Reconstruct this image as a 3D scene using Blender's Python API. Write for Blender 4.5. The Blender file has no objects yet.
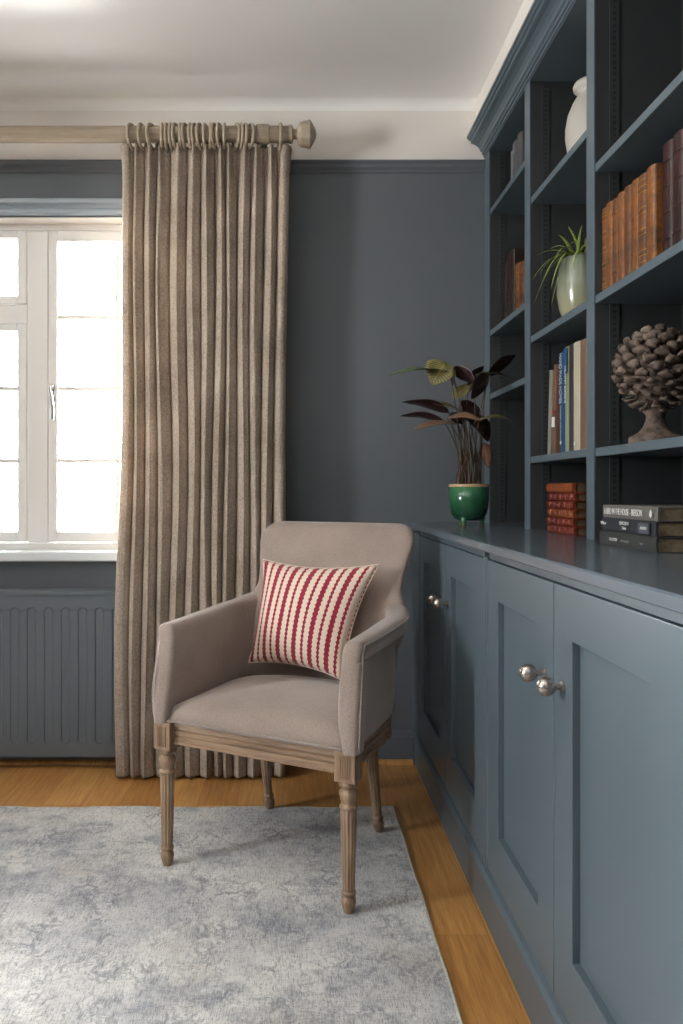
import bpy, math, random
from mathutils import Vector, Matrix
PI = math.pi
S = bpy.context.scene
COL = S.collection
R = random.Random(7)

# ------------------------------------------------------------------ materials
def lin(h):
    h = h.lstrip('#'); c = [int(h[i:i+2], 16)/255 for i in (0, 2, 4)]
    return tuple((x/12.92 if x <= .04045 else ((x+.055)/1.055)**2.4) for x in c) + (1,)

class NT:
    def __init__(s, name):
        s.m = bpy.data.materials.new(name); s.m.use_nodes = True
        s.t = s.m.node_tree; s.b = s.t.nodes['Principled BSDF']; s.out = s.t.nodes['Material Output']
    def n(s, typ, inputs=None, **props):
        nd = s.t.nodes.new(typ)
        for k, v in props.items(): setattr(nd, k, v)
        for k, v in (inputs or {}).items():
            sock = nd.inputs[k]
            if isinstance(v, bpy.types.NodeSocket): s.t.links.new(v, sock)
            else: sock.default_value = v
        return nd
    def set(s, **kw):
        for k, v in kw.items():
            sock = s.b.inputs[k.replace('_', ' ')]
            if isinstance(v, bpy.types.NodeSocket): s.t.links.new(v, sock)
            else: sock.default_value = v
    def math(s, op, a, b=0.0, c=None):
        d = {0: a, 1: b}
        if c is not None: d[2] = c
        return s.n('ShaderNodeMath', d, operation=op).outputs[0]
    def mix(s, f, a, b, mode='MIX'):
        nd = s.t.nodes.new('ShaderNodeMix'); nd.data_type = 'RGBA'; nd.blend_type = mode
        for sock, v in ((nd.inputs['Factor'], f), (nd.inputs['A'], a), (nd.inputs['B'], b)):
            pass
        ins = [i for i in nd.inputs if i.enabled]
        for sock, v in zip(ins, (f, a, b)):
            if isinstance(v, bpy.types.NodeSocket): s.t.links.new(v, sock)
            else: sock.default_value = v
        return [o for o in nd.outputs if o.enabled][0]
    def coord(s, kind='Object', scale=(1, 1, 1), rot=(0, 0, 0)):
        tc = s.n('ShaderNodeTexCoord')
        mp = s.n('ShaderNodeMapping', {'Vector': tc.outputs[kind], 'Scale': scale, 'Rotation': rot})
        return mp.outputs[0]
    def noise(s, vec, scale, detail=3, rough=.5):
        return s.n('ShaderNodeTexNoise', {'Vector': vec, 'Scale': scale, 'Detail': detail, 'Roughness': rough}).outputs['Fac']
    def ramp(s, fac, stops):
        r = s.n('ShaderNodeValToRGB', {'Fac': fac}); cr = r.color_ramp
        while len(cr.elements) < len(stops): cr.elements.new(.5)
        for e, (p, c) in zip(cr.elements, stops):
            e.position = p; e.color = c if len(c) == 4 else (*c, 1)
        return r.outputs['Color']
    def bump(s, h, strength=.3, dist=.002):
        s.set(Normal=s.n('ShaderNodeBump', {'Height': h, 'Strength': strength, 'Distance': dist}).outputs[0])

def paint(name, hexc, rough=.45, var=.06, bump=.08):
    m = NT(name); v = m.coord()
    n = m.noise(v, 3.0, 4); c = lin(hexc)
    m.set(Base_Color=m.mix(n, tuple(x*(1-var) for x in c[:3])+(1,), tuple(min(1, x*(1+var)) for x in c[:3])+(1,)), Roughness=rough)
    m.bump(m.noise(v, 180, 2), bump, .001)
    return m.m

def fabric(name, c1, c2, scale=500, rough=.9, bump=.35, sheen=.2, streak=None, trans=0):
    m = NT(name); v = m.coord()
    a = m.noise(m.coord(scale=(1, 1, .25)), scale, 3, .7)
    b = m.noise(m.coord(scale=(.25, .25, 1)), scale, 3, .7)
    f = m.math('MULTIPLY_ADD', a, .5, m.math('MULTIPLY', b, .5))
    big = m.noise(v, 6, 3)
    f2 = m.math('ADD', f, m.math('MULTIPLY', m.math('SUBTRACT', big, .5), .35))
    col = m.ramp(f2, [(.36, lin(c1)), (.64, lin(c2))])
    m.set(Base_Color=col, Roughness=rough, Sheen_Weight=sheen, Specular_IOR_Level=.2)
    m.bump(f, bump, .0012)
    if trans:
        tr = m.n('ShaderNodeBsdfTranslucent', {'Color': col})
        mx = m.n('ShaderNodeMixShader', {0: trans, 1: m.b.outputs[0], 2: tr.outputs[0]})
        m.t.links.new(mx.outputs[0], m.out.inputs['Surface'])
    return m.m

def wood(name, c1, c2, c3, axis='Z', rough=.55, scale=1.0):
    m = NT(name)
    sc = {'Z': (1, 1, .06), 'X': (.06, 1, 1), 'Y': (1, .06, 1)}[axis]
    v = m.coord(scale=sc)
    a = m.noise(v, 60*scale, 5, .65); b = m.noise(v, 220*scale, 3, .6); g = m.noise(m.coord(), 7, 3)
    f = m.math('ADD', m.math('MULTIPLY', a, .55), m.math('ADD', m.math('MULTIPLY', b, .25), m.math('MULTIPLY', g, .2)))
    m.set(Base_Color=m.ramp(f, [(.36, lin(c1)), (.5, lin(c2)), (.64, lin(c3))]), Roughness=rough)
    m.bump(f, .35, .002)
    return m.m

M = {}
M['wall'] = paint('wall_paint_slate', '#5c6167', .62)
M['white_wall'] = paint('wall_paint_white', '#e6e0da', .7, .02)
M['ceiling'] = paint('ceiling_paint', '#f4f3f1', .75, .02)
M['unit'] = paint('cabinet_paint_blue_grey', '#525e66', .33, .04, .05)
M['worktop'] = paint('worktop_paint_satin', '#565f67', .2, .04, .04)
M['inner_shade'] = paint('unit_paint_shaded', '#303234', .5, .04, .05)  # unit paint darkened, shade inside the bays put into the colour
M['window'] = paint('window_gloss_white', '#e9e7e5', .3, .01, .02)
M['radiator'] = paint('radiator_enamel', '#5d646b', .4, .02, .02)
M['trim_sheen'] = paint('trim_slate_painted_sheen', '#8b959d', .25, .03, .02)  # slate paint lightened, reflection of the ceiling put into the colour
M['sill'] = paint('sill_gloss_white', '#dfe3e6', .2, .01, .02)
M['pole'] = wood('limed_pole_wood', '#8a7b69', '#9d8e7b', '#ac9d8a', 'X', .5)
M['oakleg'] = wood('weathered_oak', '#6a523f', '#8a6f58', '#a68c73', 'Z', .6)
M['oakrail'] = wood('weathered_oak_rail', '#6a523f', '#8a6f58', '#a68c73', 'X', .6)
M['linen'] = fabric('curtain_linen', '#8d7e70', '#c8b9aa', 330, trans=.22, bump=.6)
M['lining'] = fabric('curtain_lining', '#b9ab97', '#d6cab8', 400, trans=.4)
M['uph'] = fabric('chair_velvet_taupe', '#7f6f68', '#a39389', 900, sheen=.35, bump=.3)
M['uph_dark'] = fabric('chair_outer_cloth', '#746862', '#8f827a', 900, sheen=.2)
M['piping'] = fabric('chair_piping', '#7c706a', '#a1958d', 900)

def nickel():
    m = NT('brushed_nickel'); v = m.coord(scale=(1, 1, 8))
    m.set(Base_Color=lin('#a8a099'), Metallic=1.0, Roughness=m.math('MULTIPLY_ADD', m.noise(v, 90, 2), .2, .2))
    return m.m
M['nickel'] = nickel()
m = NT('polished_chrome'); m.set(Base_Color=lin('#c9c9cb'), Metallic=1.0, Roughness=.15); m.bump(m.noise(m.coord(), 40, 2), .03); M['chrome'] = m.m

def glass():
    m = NT('window_glass')
    m.t.nodes.remove(m.b)
    tr = m.n('ShaderNodeBsdfTransparent', {'Color': (.97, .98, .98, 1)})
    gl = m.n('ShaderNodeBsdfGlossy', {'Roughness': .02})
    fr = m.n('ShaderNodeFresnel', {'IOR': 1.45})
    mx = m.n('ShaderNodeMixShader', {0: fr.outputs[0], 1: tr.outputs[0], 2: gl.outputs[0]})
    m.t.links.new(mx.outputs[0], m.out.inputs['Surface'])
    return m.m
M['glass'] = glass()

def floor_mat():
    m = NT('oak_floorboards')
    tc = m.n('ShaderNodeTexCoord')
    sp = m.n('ShaderNodeSeparateXYZ', {0: tc.outputs['Object']})
    cb = m.n('ShaderNodeCombineXYZ', {0: sp.outputs[1], 1: sp.outputs[0], 2: 0.0})
    off = m.n('ShaderNodeMapping', {'Vector': cb.outputs[0], 'Location': (.55, .055, 0)})
    br = m.n('ShaderNodeTexBrick', {'Vector': off.outputs[0], 'Color1': (0, 0, 0, 1), 'Color2': (1, 1, 1, 1), 'Mortar': (.5, .5, .5, 1), 'Scale': 1.0,
             'Mortar Size': .0012, 'Mortar Smooth': .1, 'Brick Width': 1.15, 'Row Height': .13})
    br.offset = .37
    g = m.noise(m.coord(scale=(14, .8, 1)), 5, 6, .62)
    g2 = m.noise(m.coord(scale=(60, 2, 1)), 6, 3, .6)
    f = m.math('ADD', m.math('MULTIPLY', g, .6), m.math('MULTIPLY', g2, .4))
    f = m.math('ADD', f, m.math('MULTIPLY', m.math('SUBTRACT', br.outputs['Color'], .5), .16))
    col = m.ramp(f, [(.3, lin('#91602f')), (.5, lin('#b5834a')), (.7, lin('#cfa063'))])
    col = m.mix(m.math('MULTIPLY', br.outputs['Fac'], .45), col, lin('#3a2210'))
    m.set(Base_Color=col, Roughness=m.math('MULTIPLY_ADD', g, .15, .24), Coat_Weight=.15, Coat_Roughness=.2)
    m.bump(m.math('SUBTRACT', m.math('MULTIPLY', g2, .2), br.outputs['Fac']), .25, .002)
    return m.m
M['floor'] = floor_mat()

def rug_mat():
    m = NT('distressed_rug_pile'); v = m.coord()
    w = m.noise(v, 2.4, 5, .6); w2 = m.noise(m.coord(scale=(1, 1.6, 1)), 5.5, 6, .7)
    weavex = m.noise(m.coord(scale=(1, 12, 1)), 70, 3, .7); weavey = m.noise(m.coord(scale=(9, 1, 1)), 60, 3, .7)
    base = m.mix(m.ramp(w, [(.38, (0, 0, 0)), (.62, (1, 1, 1))]), lin('#b3b2b3'), lin('#dfdcd7'))
    # slate blue worn patches
    pf = m.ramp(m.math('ADD', m.math('MULTIPLY', w2, .7), m.math('MULTIPLY', m.noise(v, 1.3, 2), .3)), [(.50, (0, 0, 0)), (.60, (1, 1, 1))])
    base = m.mix(m.math('MULTIPLY', pf, .6), base, lin('#80838f'))
    # warm taupe patches
    tf = m.ramp(m.noise(m.coord(scale=(1, 1, 1), rot=(0, 0, 1.1)), 3.3, 5, .6), [(.53, (0, 0, 0)), (.66, (1, 1, 1))])
    base = m.mix(m.math('MULTIPLY', tf, .4), base, lin('#93897d'))
    # broken ornament: warped rings and scrolls, printed thinly
    wn = m.n('ShaderNodeVectorMath', {0: m.n('ShaderNodeTexNoise', {'Vector': v, 'Scale': 12.0, 'Detail': 3.0}).outputs['Color'], 'Scale': .16}, operation='SCALE')
    warp = m.n('ShaderNodeVectorMath', {0: v, 1: wn.outputs[0]}, operation='ADD')
    vor = m.n('ShaderNodeTexVoronoi', {'Vector': warp.outputs[0], 'Scale': 15.0}, feature='DISTANCE_TO_EDGE').outputs['Distance']
    ctr = m.n('ShaderNodeTexNoise', {'Vector': warp.outputs[0], 'Scale': 13.0, 'Detail': 2.5, 'Roughness': .6}).outputs['Fac']
    fr_ = m.math('ABSOLUTE', m.math('SUBTRACT', m.math('FRACT', m.math('MULTIPLY', ctr, 7.0)), .5))
    ring = m.ramp(fr_, [(.0, (1, 1, 1)), (.07, (1, 1, 1)), (.16, (0, 0, 0))])
    vor2 = m.n('ShaderNodeTexVoronoi', {'Vector': warp.outputs[0], 'Scale': 34.0}, feature='F1').outputs['Distance']
    dots = m.ramp(m.math('ABSOLUTE', m.math('SUBTRACT', vor2, .38)), [(.0, (1, 1, 1)), (.09, (0, 0, 0))])
    ring = m.math('MAXIMUM', m.math('MULTIPLY', ring, .8), m.ramp(vor, [(.0, (1, 1, 1)), (.05, (1, 1, 1)), (.11, (0, 0, 0))]))
    orn = m.math('MAXIMUM', ring, m.math('MULTIPLY', dots, .8))
    keep = m.ramp(m.math('ADD', m.math('MULTIPLY', m.noise(v, 7, 8, .8), .6), m.math('MULTIPLY', weavex, .4)), [(.47, (0, 0, 0)), (.56, (1, 1, 1))])
    base = m.mix(m.math('MULTIPLY', m.math('MULTIPLY', orn, keep), .7), base, lin('#555763'))
    # weave streaks
    st = m.math('ADD', m.math('MULTIPLY', weavex, .5), m.math('MULTIPLY', weavey, .5))
    base = m.mix(m.ramp(st, [(.40, (.75, .75, .75)), (.49, (0, 0, 0))]), base, lin('#5e6066'))
    base = m.mix(m.ramp(st, [(.52, (0, 0, 0)), (.62, (.6, .6, .6))]), base, lin('#d5d2cc'))
    m.set(Base_Color=base, Roughness=.95, Specular_IOR_Level=.15, Sheen_Weight=.15)
    m.bump(st, .5, .003)
    return m.m
M['rug'] = rug_mat()
M['rug_edge'] = fabric('rug_binding', '#9d988c', '#c0bbae', 300)

def cushion_mat():
    m = NT('cushion_scallop_stripe')
    uv = m.n('ShaderNodeUVMap'); sp = m.n('ShaderNodeSeparateXYZ', {0: uv.outputs[0]})
    u, vv = sp.outputs[0], sp.outputs[1]
    d = m.math('MULTIPLY', m.math('ABSOLUTE', m.math('SUBTRACT', m.math('FRACT', m.math('MULTIPLY_ADD', u, 6.2, .2)), .5)), 2.0)
    wob = m.math('MULTIPLY', m.math('ABSOLUTE', m.math('SINE', m.math('MULTIPLY', vv, PI*24))), .11)
    wide = m.math('LESS_THAN', d, m.math('SUBTRACT', .34, wob))
    thin = m.math('GREATER_THAN', d, m.math('ADD', .78, wob))
    red = m.math('MAXIMUM', wide, thin)
    n = m.noise(m.coord(), 500, 3, .7)
    c = m.mix(red, m.mix(n, lin('#cdb5a2'), lin('#ecd9c9')), m.mix(n, lin('#731a28'), lin('#a13347')))
    m.set(Base_Color=c, Roughness=.9, Sheen_Weight=.2, Specular_IOR_Level=.2)
    m.bump(m.math('ADD', m.math('MULTIPLY', n, .4), m.math('MULTIPLY', m.math('SUBTRACT', 1.0, red), .8)), .5, .002)
    return m.m
M['cushion'] = cushion_mat()

def leather(name, c1, c2, c3, rough=.45):
    m = NT(name); v = m.coord()
    f = m.math('ADD', m.math('MULTIPLY', m.noise(v, 22, 5, .7), .7), m.math('MULTIPLY', m.noise(v, 120, 3, .6), .3))
    m.set(Base_Color=m.ramp(f, [(.36, lin(c1)), (.5, lin(c2)), (.66, lin(c3))]), Roughness=rough)
    m.bump(m.noise(v, 300, 3), .25, .001)
    return m.m
M['tan'] = leather('tan_leather', '#38200e', '#6c401c', '#8f5b2a')
M['tan2'] = leather('worn_brown_leather', '#26170b', '#593317', '#794a22')
M['red'] = leather('red_leather', '#331009', '#602013', '#7c321b')
M['orange'] = leather('orange_leather', '#481e0d', '#733617', '#874820')
M['oxblood'] = leather('oxblood_leather', '#160606', '#270c0a', '#38110e')
M['darkbrown'] = leather('dark_leather', '#120c0a', '#211713', '#33241c')
M['pages'] = leather('page_edges', '#4d4133', '#6b5c48', '#85765f', .8)
M['pages_dark'] = leather('aged_page_edges', '#3a2c1f', '#5b4733', '#705a42', .8)

def cloth(name, c, rough=.6, var=.15):
    m = NT(name); v = m.coord(); n = m.noise(v, 260, 3, .6); cc = lin(c)
    m.set(Base_Color=m.mix(n, tuple(x*(1-var) for x in cc[:3])+(1,), tuple(min(1, x*(1+var)) for x in cc[:3])+(1,)), Roughness=rough)
    m.bump(n, .15, .001); return m.m
M['gold'] = cloth('gilt_tooling', '#a9823c', .35)
M['ink_white'] = cloth('printed_white', '#cfcfcc', .6)
M['ink_grey'] = cloth('printed_grey', '#77777a', .6)
M['ink_blue'] = cloth('printed_pale_blue', '#9db2c9', .6)
M['ink_red'] = cloth('printed_red', '#80312a', .6)

def glazed(name, c1, c2, c3, rough=.15):
    m = NT(name)
    tc = m.n('ShaderNodeTexCoord'); sp = m.n('ShaderNodeSeparateXYZ', {0: tc.outputs['Generated']})
    f = m.math('ADD', sp.outputs[2], m.math('MULTIPLY', m.math('SUBTRACT', m.noise(tc.outputs['Object'], 30, 4), .5), .25))
    m.set(Base_Color=m.ramp(f, [(.1, lin(c1)), (.55, lin(c2)), (.93, lin(c3))]), Roughness=rough, Coat_Weight=.4, Coat_Roughness=.08)
    m.bump(m.noise(tc.outputs['Object'], 25, 3), .12, .004)
    return m.m
M['green_glaze'] = glazed('green_crackle_glaze', '#183f2b', '#205236', '#376f4d')
M['rim_glaze'] = glazed('tan_rim_glaze', '#8d7152', '#a58762', '#a98c69')
M['foot_glaze'] = glazed('foot_glaze', '#5c5c3c', '#4b6a48', '#2f6a48')
M['sage_glaze'] = glazed('sage_glaze', '#8d8a70', '#7a7f6c', '#66705f', .22)
M['white_ceramic'] = paint('white_ceramic', '#b3aea7', .45, .04, .1)
M['soil'] = leather('terracotta_soil', '#2a140b', '#6b3216', '#84431f', .9)
M['soil_dark'] = leather('dark_soil', '#130d09', '#241a13', '#33261c', .95)
def leafm(name, c1, c2, c3, rough=.35, sc=(1, 1, 1)):
    m = NT(name)
    uv = m.n('ShaderNodeUVMap'); sp = m.n('ShaderNodeSeparateXYZ', {0: uv.outputs[0]})
    a = m.math('ABSOLUTE', m.math('SUBTRACT', sp.outputs[1], .5))
    s = m.math('SINE', m.math('MULTIPLY', m.math('SUBTRACT', sp.outputs[0], m.math('MULTIPLY', a, .35)), 75.0))
    f = m.math('MULTIPLY_ADD', s, .25, m.math('ADD', .25, m.math('MULTIPLY', m.noise(m.coord(), 60, 3), .5)))
    c = m.ramp(f, [(.2, lin(c1)), (.5, lin(c2)), (.85, lin(c3))])
    c = m.mix(m.math('LESS_THAN', a, .025), c, lin(c3))
    m.set(Base_Color=c, Roughness=rough); m.bump(s, .15, .002); return m.m
M['leaf_green'] = leafm('leaf_green', '#2f4426', '#4a6236', '#75854e')
M['leaf_olive'] = leafm('leaf_olive', '#4a4a28', '#6f6a3c', '#8f8253')
M['leaf_purple'] = leafm('leaf_purple_underside', '#1a0e10', '#2a1417', '#3b1e1f')
M['leaf_tan'] = leafm('leaf_faded_tan', '#5a4232', '#7a5e48', '#94785c')
M['leaf_brown'] = leafm('leaf_withered_brown', '#2c170d', '#4b2a19', '#6b432b', .7)
M['stem'] = leafm('stem_brown_green', '#2f2417', '#473a22', '#63522f', .5)
M['blade'] = leafm('spider_plant_blade', '#46561f', '#6d8034', '#a3ac62', .4)
M['cone'] = leather('carved_cone_resin', '#261e1a', '#5d4e45', '#7f7166', .8)

def strip_mat():
    m = NT('slotted_shelf_strip')
    tc = m.n('ShaderNodeTexCoord'); sp = m.n('ShaderNodeSeparateXYZ', {0: tc.outputs['Object']})
    fz = m.math('ABSOLUTE', m.math('SUBTRACT', m.math('FRACT', m.math('DIVIDE', sp.outputs[2], .0150)), .5))
    slot = m.math('LESS_THAN', fz, .2)
    fx = m.math('LESS_THAN', m.math('ABSOLUTE', sp.outputs[0]), .0042)
    k = m.math('MULTIPLY', slot, fx)
    m.set(Base_Color=m.mix(k, lin('#303234'), lin('#16181a')), Roughness=.5)
    m.bump(m.math('SUBTRACT', 1.0, k), .5, .002)
    return m.m
M['strip'] = strip_mat()
m = NT('outside_hedge'); v = m.coord(); f = m.noise(v, 9, 5, .7)
m.set(Base_Color=m.ramp(f, [(.3, lin('#7d8c66')), (.7, lin('#b9c4a2'))]), Roughness=.9); m.bump(f, .5, .05); M['hedge'] = m.m
m = NT('outside_terrace'); v = m.coord(); f = m.noise(v, 5, 5, .7)
m.set(Base_Color=m.ramp(f, [(.3, lin('#c9c4ba')), (.7, lin('#e2ded6'))]), Roughness=.9); m.bump(f, .3, .01); M['terrace'] = m.m

# ------------------------------------------------------------------ mesh builder
class MB:
    def __init__(s): s.v = []; s.f = []; s.mi = []; s.uv = {}; s.sm = []
    def add(s, vs, fs, mi=0, uv=None, smooth=None):
        o = len(s.v); s.v += [tuple(v) for v in vs]
        for k, f in enumerate(fs):
            if uv is not None: s.uv[len(s.f)] = [uv[i] for i in f]
            s.f.append(tuple(i+o for i in f)); s.mi.append(mi); s.sm.append(smooth)
        return s
    def box(s, lo, hi, mi=0):
        x0, y0, z0 = lo; x1, y1, z1 = hi
        v = [(x0,y0,z0),(x1,y0,z0),(x1,y1,z0),(x0,y1,z0),(x0,y0,z1),(x1,y0,z1),(x1,y1,z1),(x0,y1,z1)]
        return s.add(v, [(0,3,2,1),(4,5,6,7),(0,1,5,4),(1,2,6,5),(2,3,7,6),(3,0,4,7)], mi)
    def loft(s, rings, closed=True, cap0=True, cap1=True, mi=0, uvs=None):
        n = len(rings[0]); vs = [p for r in rings for p in r]; fs = []
        for i in range(len(rings)-1):
            for j in range(n if closed else n-1):
                a = i*n+j; b = i*n+(j+1) % n
                fs.append((a, b, b+n, a+n))
        if closed and cap0: fs.append(tuple(reversed(range(n))))
        if closed and cap1: fs.append(tuple(range((len(rings)-1)*n, len(rings)*n)))
        return s.add(vs, fs, mi, uvs)
    def lathe(s, prof, c=(0, 0, 0), seg=32, mi=0, flute=None, axis='Z', cap=True):
        rings = []
        for r, z in prof:
            ring = []
            for k in range(seg):
                a = 2*PI*k/seg; rr = r
                if flute and flute[1] <= z <= flute[2]: rr = r*(1-flute[3]*(.5+.5*math.cos(a*flute[0])))
                p = (rr*math.cos(a), rr*math.sin(a), z)
                if axis == 'X': p = (z, rr*math.cos(a), rr*math.sin(a))
                if axis == 'Y': p = (rr*math.sin(a), z, rr*math.cos(a))
                ring.append((p[0]+c[0], p[1]+c[1], p[2]+c[2]))
            rings.append(ring)
        return s.loft(rings, True, cap, cap, mi)
    def tube(s, pts, r, seg=8, mi=0, closed=False):
        pts = [Vector(p) for p in pts]; n = len(pts); rings = []
        rf = r if callable(r) else (lambda t: r)
        up = None
        for i, p in enumerate(pts):
            if closed: t = pts[(i+1) % n]-pts[i-1]
            else: t = pts[min(i+1, n-1)]-pts[max(i-1, 0)]
            t.normalize()
            if up is None:
                up = Vector((0, 0, 1)) if abs(t.z) < .9 else Vector((1, 0, 0))
            up = (up - t*up.dot(t)).normalized(); sd = t.cross(up)
            rr = rf(i/(max(1, n-1)))
            rings.append([tuple(p+(up*math.cos(2*PI*k/seg)+sd*math.sin(2*PI*k/seg))*rr) for k in range(seg)])
        if closed: rings.append(rings[0])
        return s.loft(rings, True, not closed, not closed, mi)
    def prism_y(s, prof, y0, y1, mi=0):   # profile in (x, z)
        return s.loft([[(x, y0, z) for x, z in prof], [(x, y1, z) for x, z in prof]], mi=mi)
    def prism_x(s, prof, x0, x1, mi=0):   # profile in (y, z)
        return s.loft([[(x0, y, z) for y, z in prof], [(x1, y, z) for y, z in prof]], mi=mi)
    def ball(s, c, r, seg=20, mi=0, sz=(1, 1, 1)):
        rings = []
        for i in range(1, seg//2):
            a = PI*i/(seg//2); rings.append([(c[0]+r*sz[0]*math.sin(a)*math.cos(2*PI*k/seg), c[1]+r*sz[1]*math.sin(a)*math.sin(2*PI*k/seg), c[2]-r*sz[2]*math.cos(a)) for k in range(seg)])
        return s.loft(rings, mi=mi)
    def build(s, name, mat, parent=None, smooth=False, bevel=0, subd=0, auto=None, loc=None, bseg=2, solid=0, weld=False):
        me = bpy.data.meshes.new(name); me.from_pydata(s.v, [], s.f); me.update()
        for mm in (mat if isinstance(mat, (list, tuple)) else [mat]): me.materials.append(mm)
        for i, p in enumerate(me.polygons):
            p.material_index = s.mi[i]; p.use_smooth = smooth
        if s.uv:
            ul = me.uv_layers.new(name='UVMap')
            for i, p in enumerate(me.polygons):
                if i in s.uv:
                    for li, c in zip(p.loop_indices, s.uv[i]): ul.data[li].uv = c
        if auto is not None: me.set_sharp_from_angle(angle=auto)
        o = bpy.data.objects.new(name, me); COL.objects.link(o)
        if parent: o.parent = parent
        if loc: o.location = loc
        if weld:
            w = o.modifiers.new('weld', 'WELD'); w.merge_threshold = .0002
        if bevel:
            b = o.modifiers.new('bevel', 'BEVEL'); b.width = bevel; b.segments = bseg; b.limit_method = 'ANGLE'; b.angle_limit = math.radians(40)
        if solid:
            b = o.modifiers.new('thickness', 'SOLIDIFY'); b.thickness = solid; b.offset = 0
        if subd:
            b = o.modifiers.new('smooth', 'SUBSURF'); b.levels = subd; b.render_levels = subd
        return o

def tag(o, label=None, cat=None, group=None, kind=None):
    if label: o['label'] = label
    if cat: o['category'] = cat
    if group: o['group'] = group
    if kind: o['kind'] = kind
    return o
def thing(name, loc, label, cat, group=None, rot=(0, 0, 0)):
    o = bpy.data.objects.new(name, None); COL.objects.link(o); o.empty_display_size = .05
    o.location = loc; o.rotation_euler = rot
    return tag(o, label, cat, group)
def struct(o, label=None):
    o['kind'] = 'structure'
    if label: o['label'] = label
    return o
def P(px, py, Y): return Vector(((px-292)*Y/740, Y, 1.05-(py-491)*Y/740))
FWD = {}
def text(name, s, size, org, xdir, ydir, mat, parent, ext=.0003, squash=1.0):
    cu = bpy.data.curves.new(name, 'FONT'); cu.body = s; cu.size = size; cu.extrude = ext; cu.align_x = 'CENTER'; cu.align_y = 'CENTER'
    tmp = bpy.data.objects.new(name+'_src', cu); COL.objects.link(tmp)
    bpy.context.view_layer.update()
    me = bpy.data.meshes.new_from_object(tmp.evaluated_get(bpy.context.evaluated_depsgraph_get()))
    bpy.data.objects.remove(tmp)
    X = Vector(xdir).normalized(); Yv = Vector(ydir).normalized(); Z = X.cross(Yv)
    mt = Matrix(((X.x*squash, Yv.x, Z.x, org[0]), (X.y*squash, Yv.y, Z.y, org[1]), (X.z*squash, Yv.z, Z.z, org[2]), (0, 0, 0, 1)))
    me.transform(mt); me.materials.clear(); me.materials.append(mat)
    o = bpy.data.objects.new(name, me); COL.objects.link(o); o.parent = parent
    return o

# ------------------------------------------------------------------ room
XL, XR, YB, YF, ZC = -3.1, 1.05, 2.87, -2.6, 2.56
ZP = 2.326   # picture rail top
struct(MB().box((XL-.2, YF-.2, -.12), (XR+.2, YB+.25, 0)).build('floor', M['floor']))
struct(MB().box((XL-.2, YF-.2, ZC), (XR+.2, YB+.25, ZC+.12)).build('ceiling', M['ceiling']))
# window opening in the back wall
WX0, WX1, WZ0, WZ1 = -2.28, -.37, .815, 2.112
def wall_x(name, x0, x1, y0, y1, holes):   # wall running along x with openings (a,b,z0,z1)
    mb = MB()
    xs = [x0]+[h for hh in holes for h in hh[:2]]+[x1]
    for i in range(0, len(xs), 2):
        mb.box((xs[i], y0, 0), (xs[i+1], y1, ZP)); 
    for a, b, c, d in holes:
        mb.box((a, y0, 0), (b, y1, c)); mb.box((a, y0, d), (b, y1, ZP))
    mb.box((x0, y0, ZP), (x1, y1, ZC), 1)
    return struct(mb.build(name, [M['wall'], M['white_wall']]))
wall_x('wall_back', XL-.2, XR+.2, YB, YB+.24, [(WX0, WX1, WZ0, WZ1)])
wall_x('wall_front', XL-.2, XR+.2, YF-.2, YF, [])
LW = (.25, .88, 1.0, 2.1)   # opening in the left wall, outside the frame
mb = MB()
mb.box((XL-.24, YF, 0), (XL, LW[0], ZP)); mb.box((XL-.24, LW[1], 0), (XL, YB, ZP))
mb.box((XL-.24, LW[0], 0), (XL, LW[1], LW[2])); mb.box((XL-.24, LW[0], LW[3]), (XL, LW[1], ZP)); mb.box((XL-.24, YF, ZP), (XL, YB, ZC), 1)
struct(mb.build('wall_left', [M['wall'], M['white_wall']]))
mb = MB(); mb.box((XR, YF, 0), (XR+.2, YB, ZP)); mb.box((XR, YF, ZP), (XR+.2, YB, ZC), 1)
struct(mb.build('wall_right', [M['wall'], M['white_wall']]))
# boxed-in ceiling bulkhead over the bookcase
struct(MB().box((.712, -.2, 2.424), (XR, YB, ZC)).build('trim_1', M['white_wall'], bevel=.004))
# cove at ceiling line, back wall
prof = [(YB, ZC-.035)] + [(YB-.035*(1-math.cos(a))-0.0, ZC-.035+.035*math.sin(a)) for a in [PI/2*k/6 for k in range(1, 7)]] + [(YB, ZC)]
struct(MB().prism_x(prof, XL, .712).build('trim_2', M['ceiling'], smooth=False))
# picture rail
pr = [(0, ZP), (-.022, ZP), (-.024, ZP-.006), (-.016, ZP-.014), (-.016, ZP-.026), (-.008, ZP-.034), (-.005, ZP-.042), (0, ZP-.045)]
struct(MB().prism_x([(YB+y, z) for y, z in pr], XL, .748).build('trim_3', M['wall'], bevel=.001))
struct(MB().prism_y([(XL-y, z) for y, z in reversed(pr)], YF, YB-.03).build('trim_4', M['wall']))
# baseboards
bb = [(0, 0), (-.018, 0), (-.018, .10), (-.014, .108), (-.012, .118), (-.004, .125), (0, .125)]
struct(MB().prism_x([(YB+y, z) for y, z in bb], XL, .469).build('baseboard_back', M['wall']))
struct(MB().prism_y([(XL-y, z) for y, z in reversed(bb)], YF, YB-.02).build('baseboard_left', M['wall']))
struct(MB().prism_x([(YF-y, z) for y, z in reversed(bb)], XL+.02, XR).build('baseboard_front', M['wall']))
q = [(0, 0), (-.016, 0), (-.0145, .007), (-.010, .0125), (0, .016)]
struct(MB().prism_x([(YB-.018+y, z) for y, z in q], XL, .466).build('trim_5', M['floor']))

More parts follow.
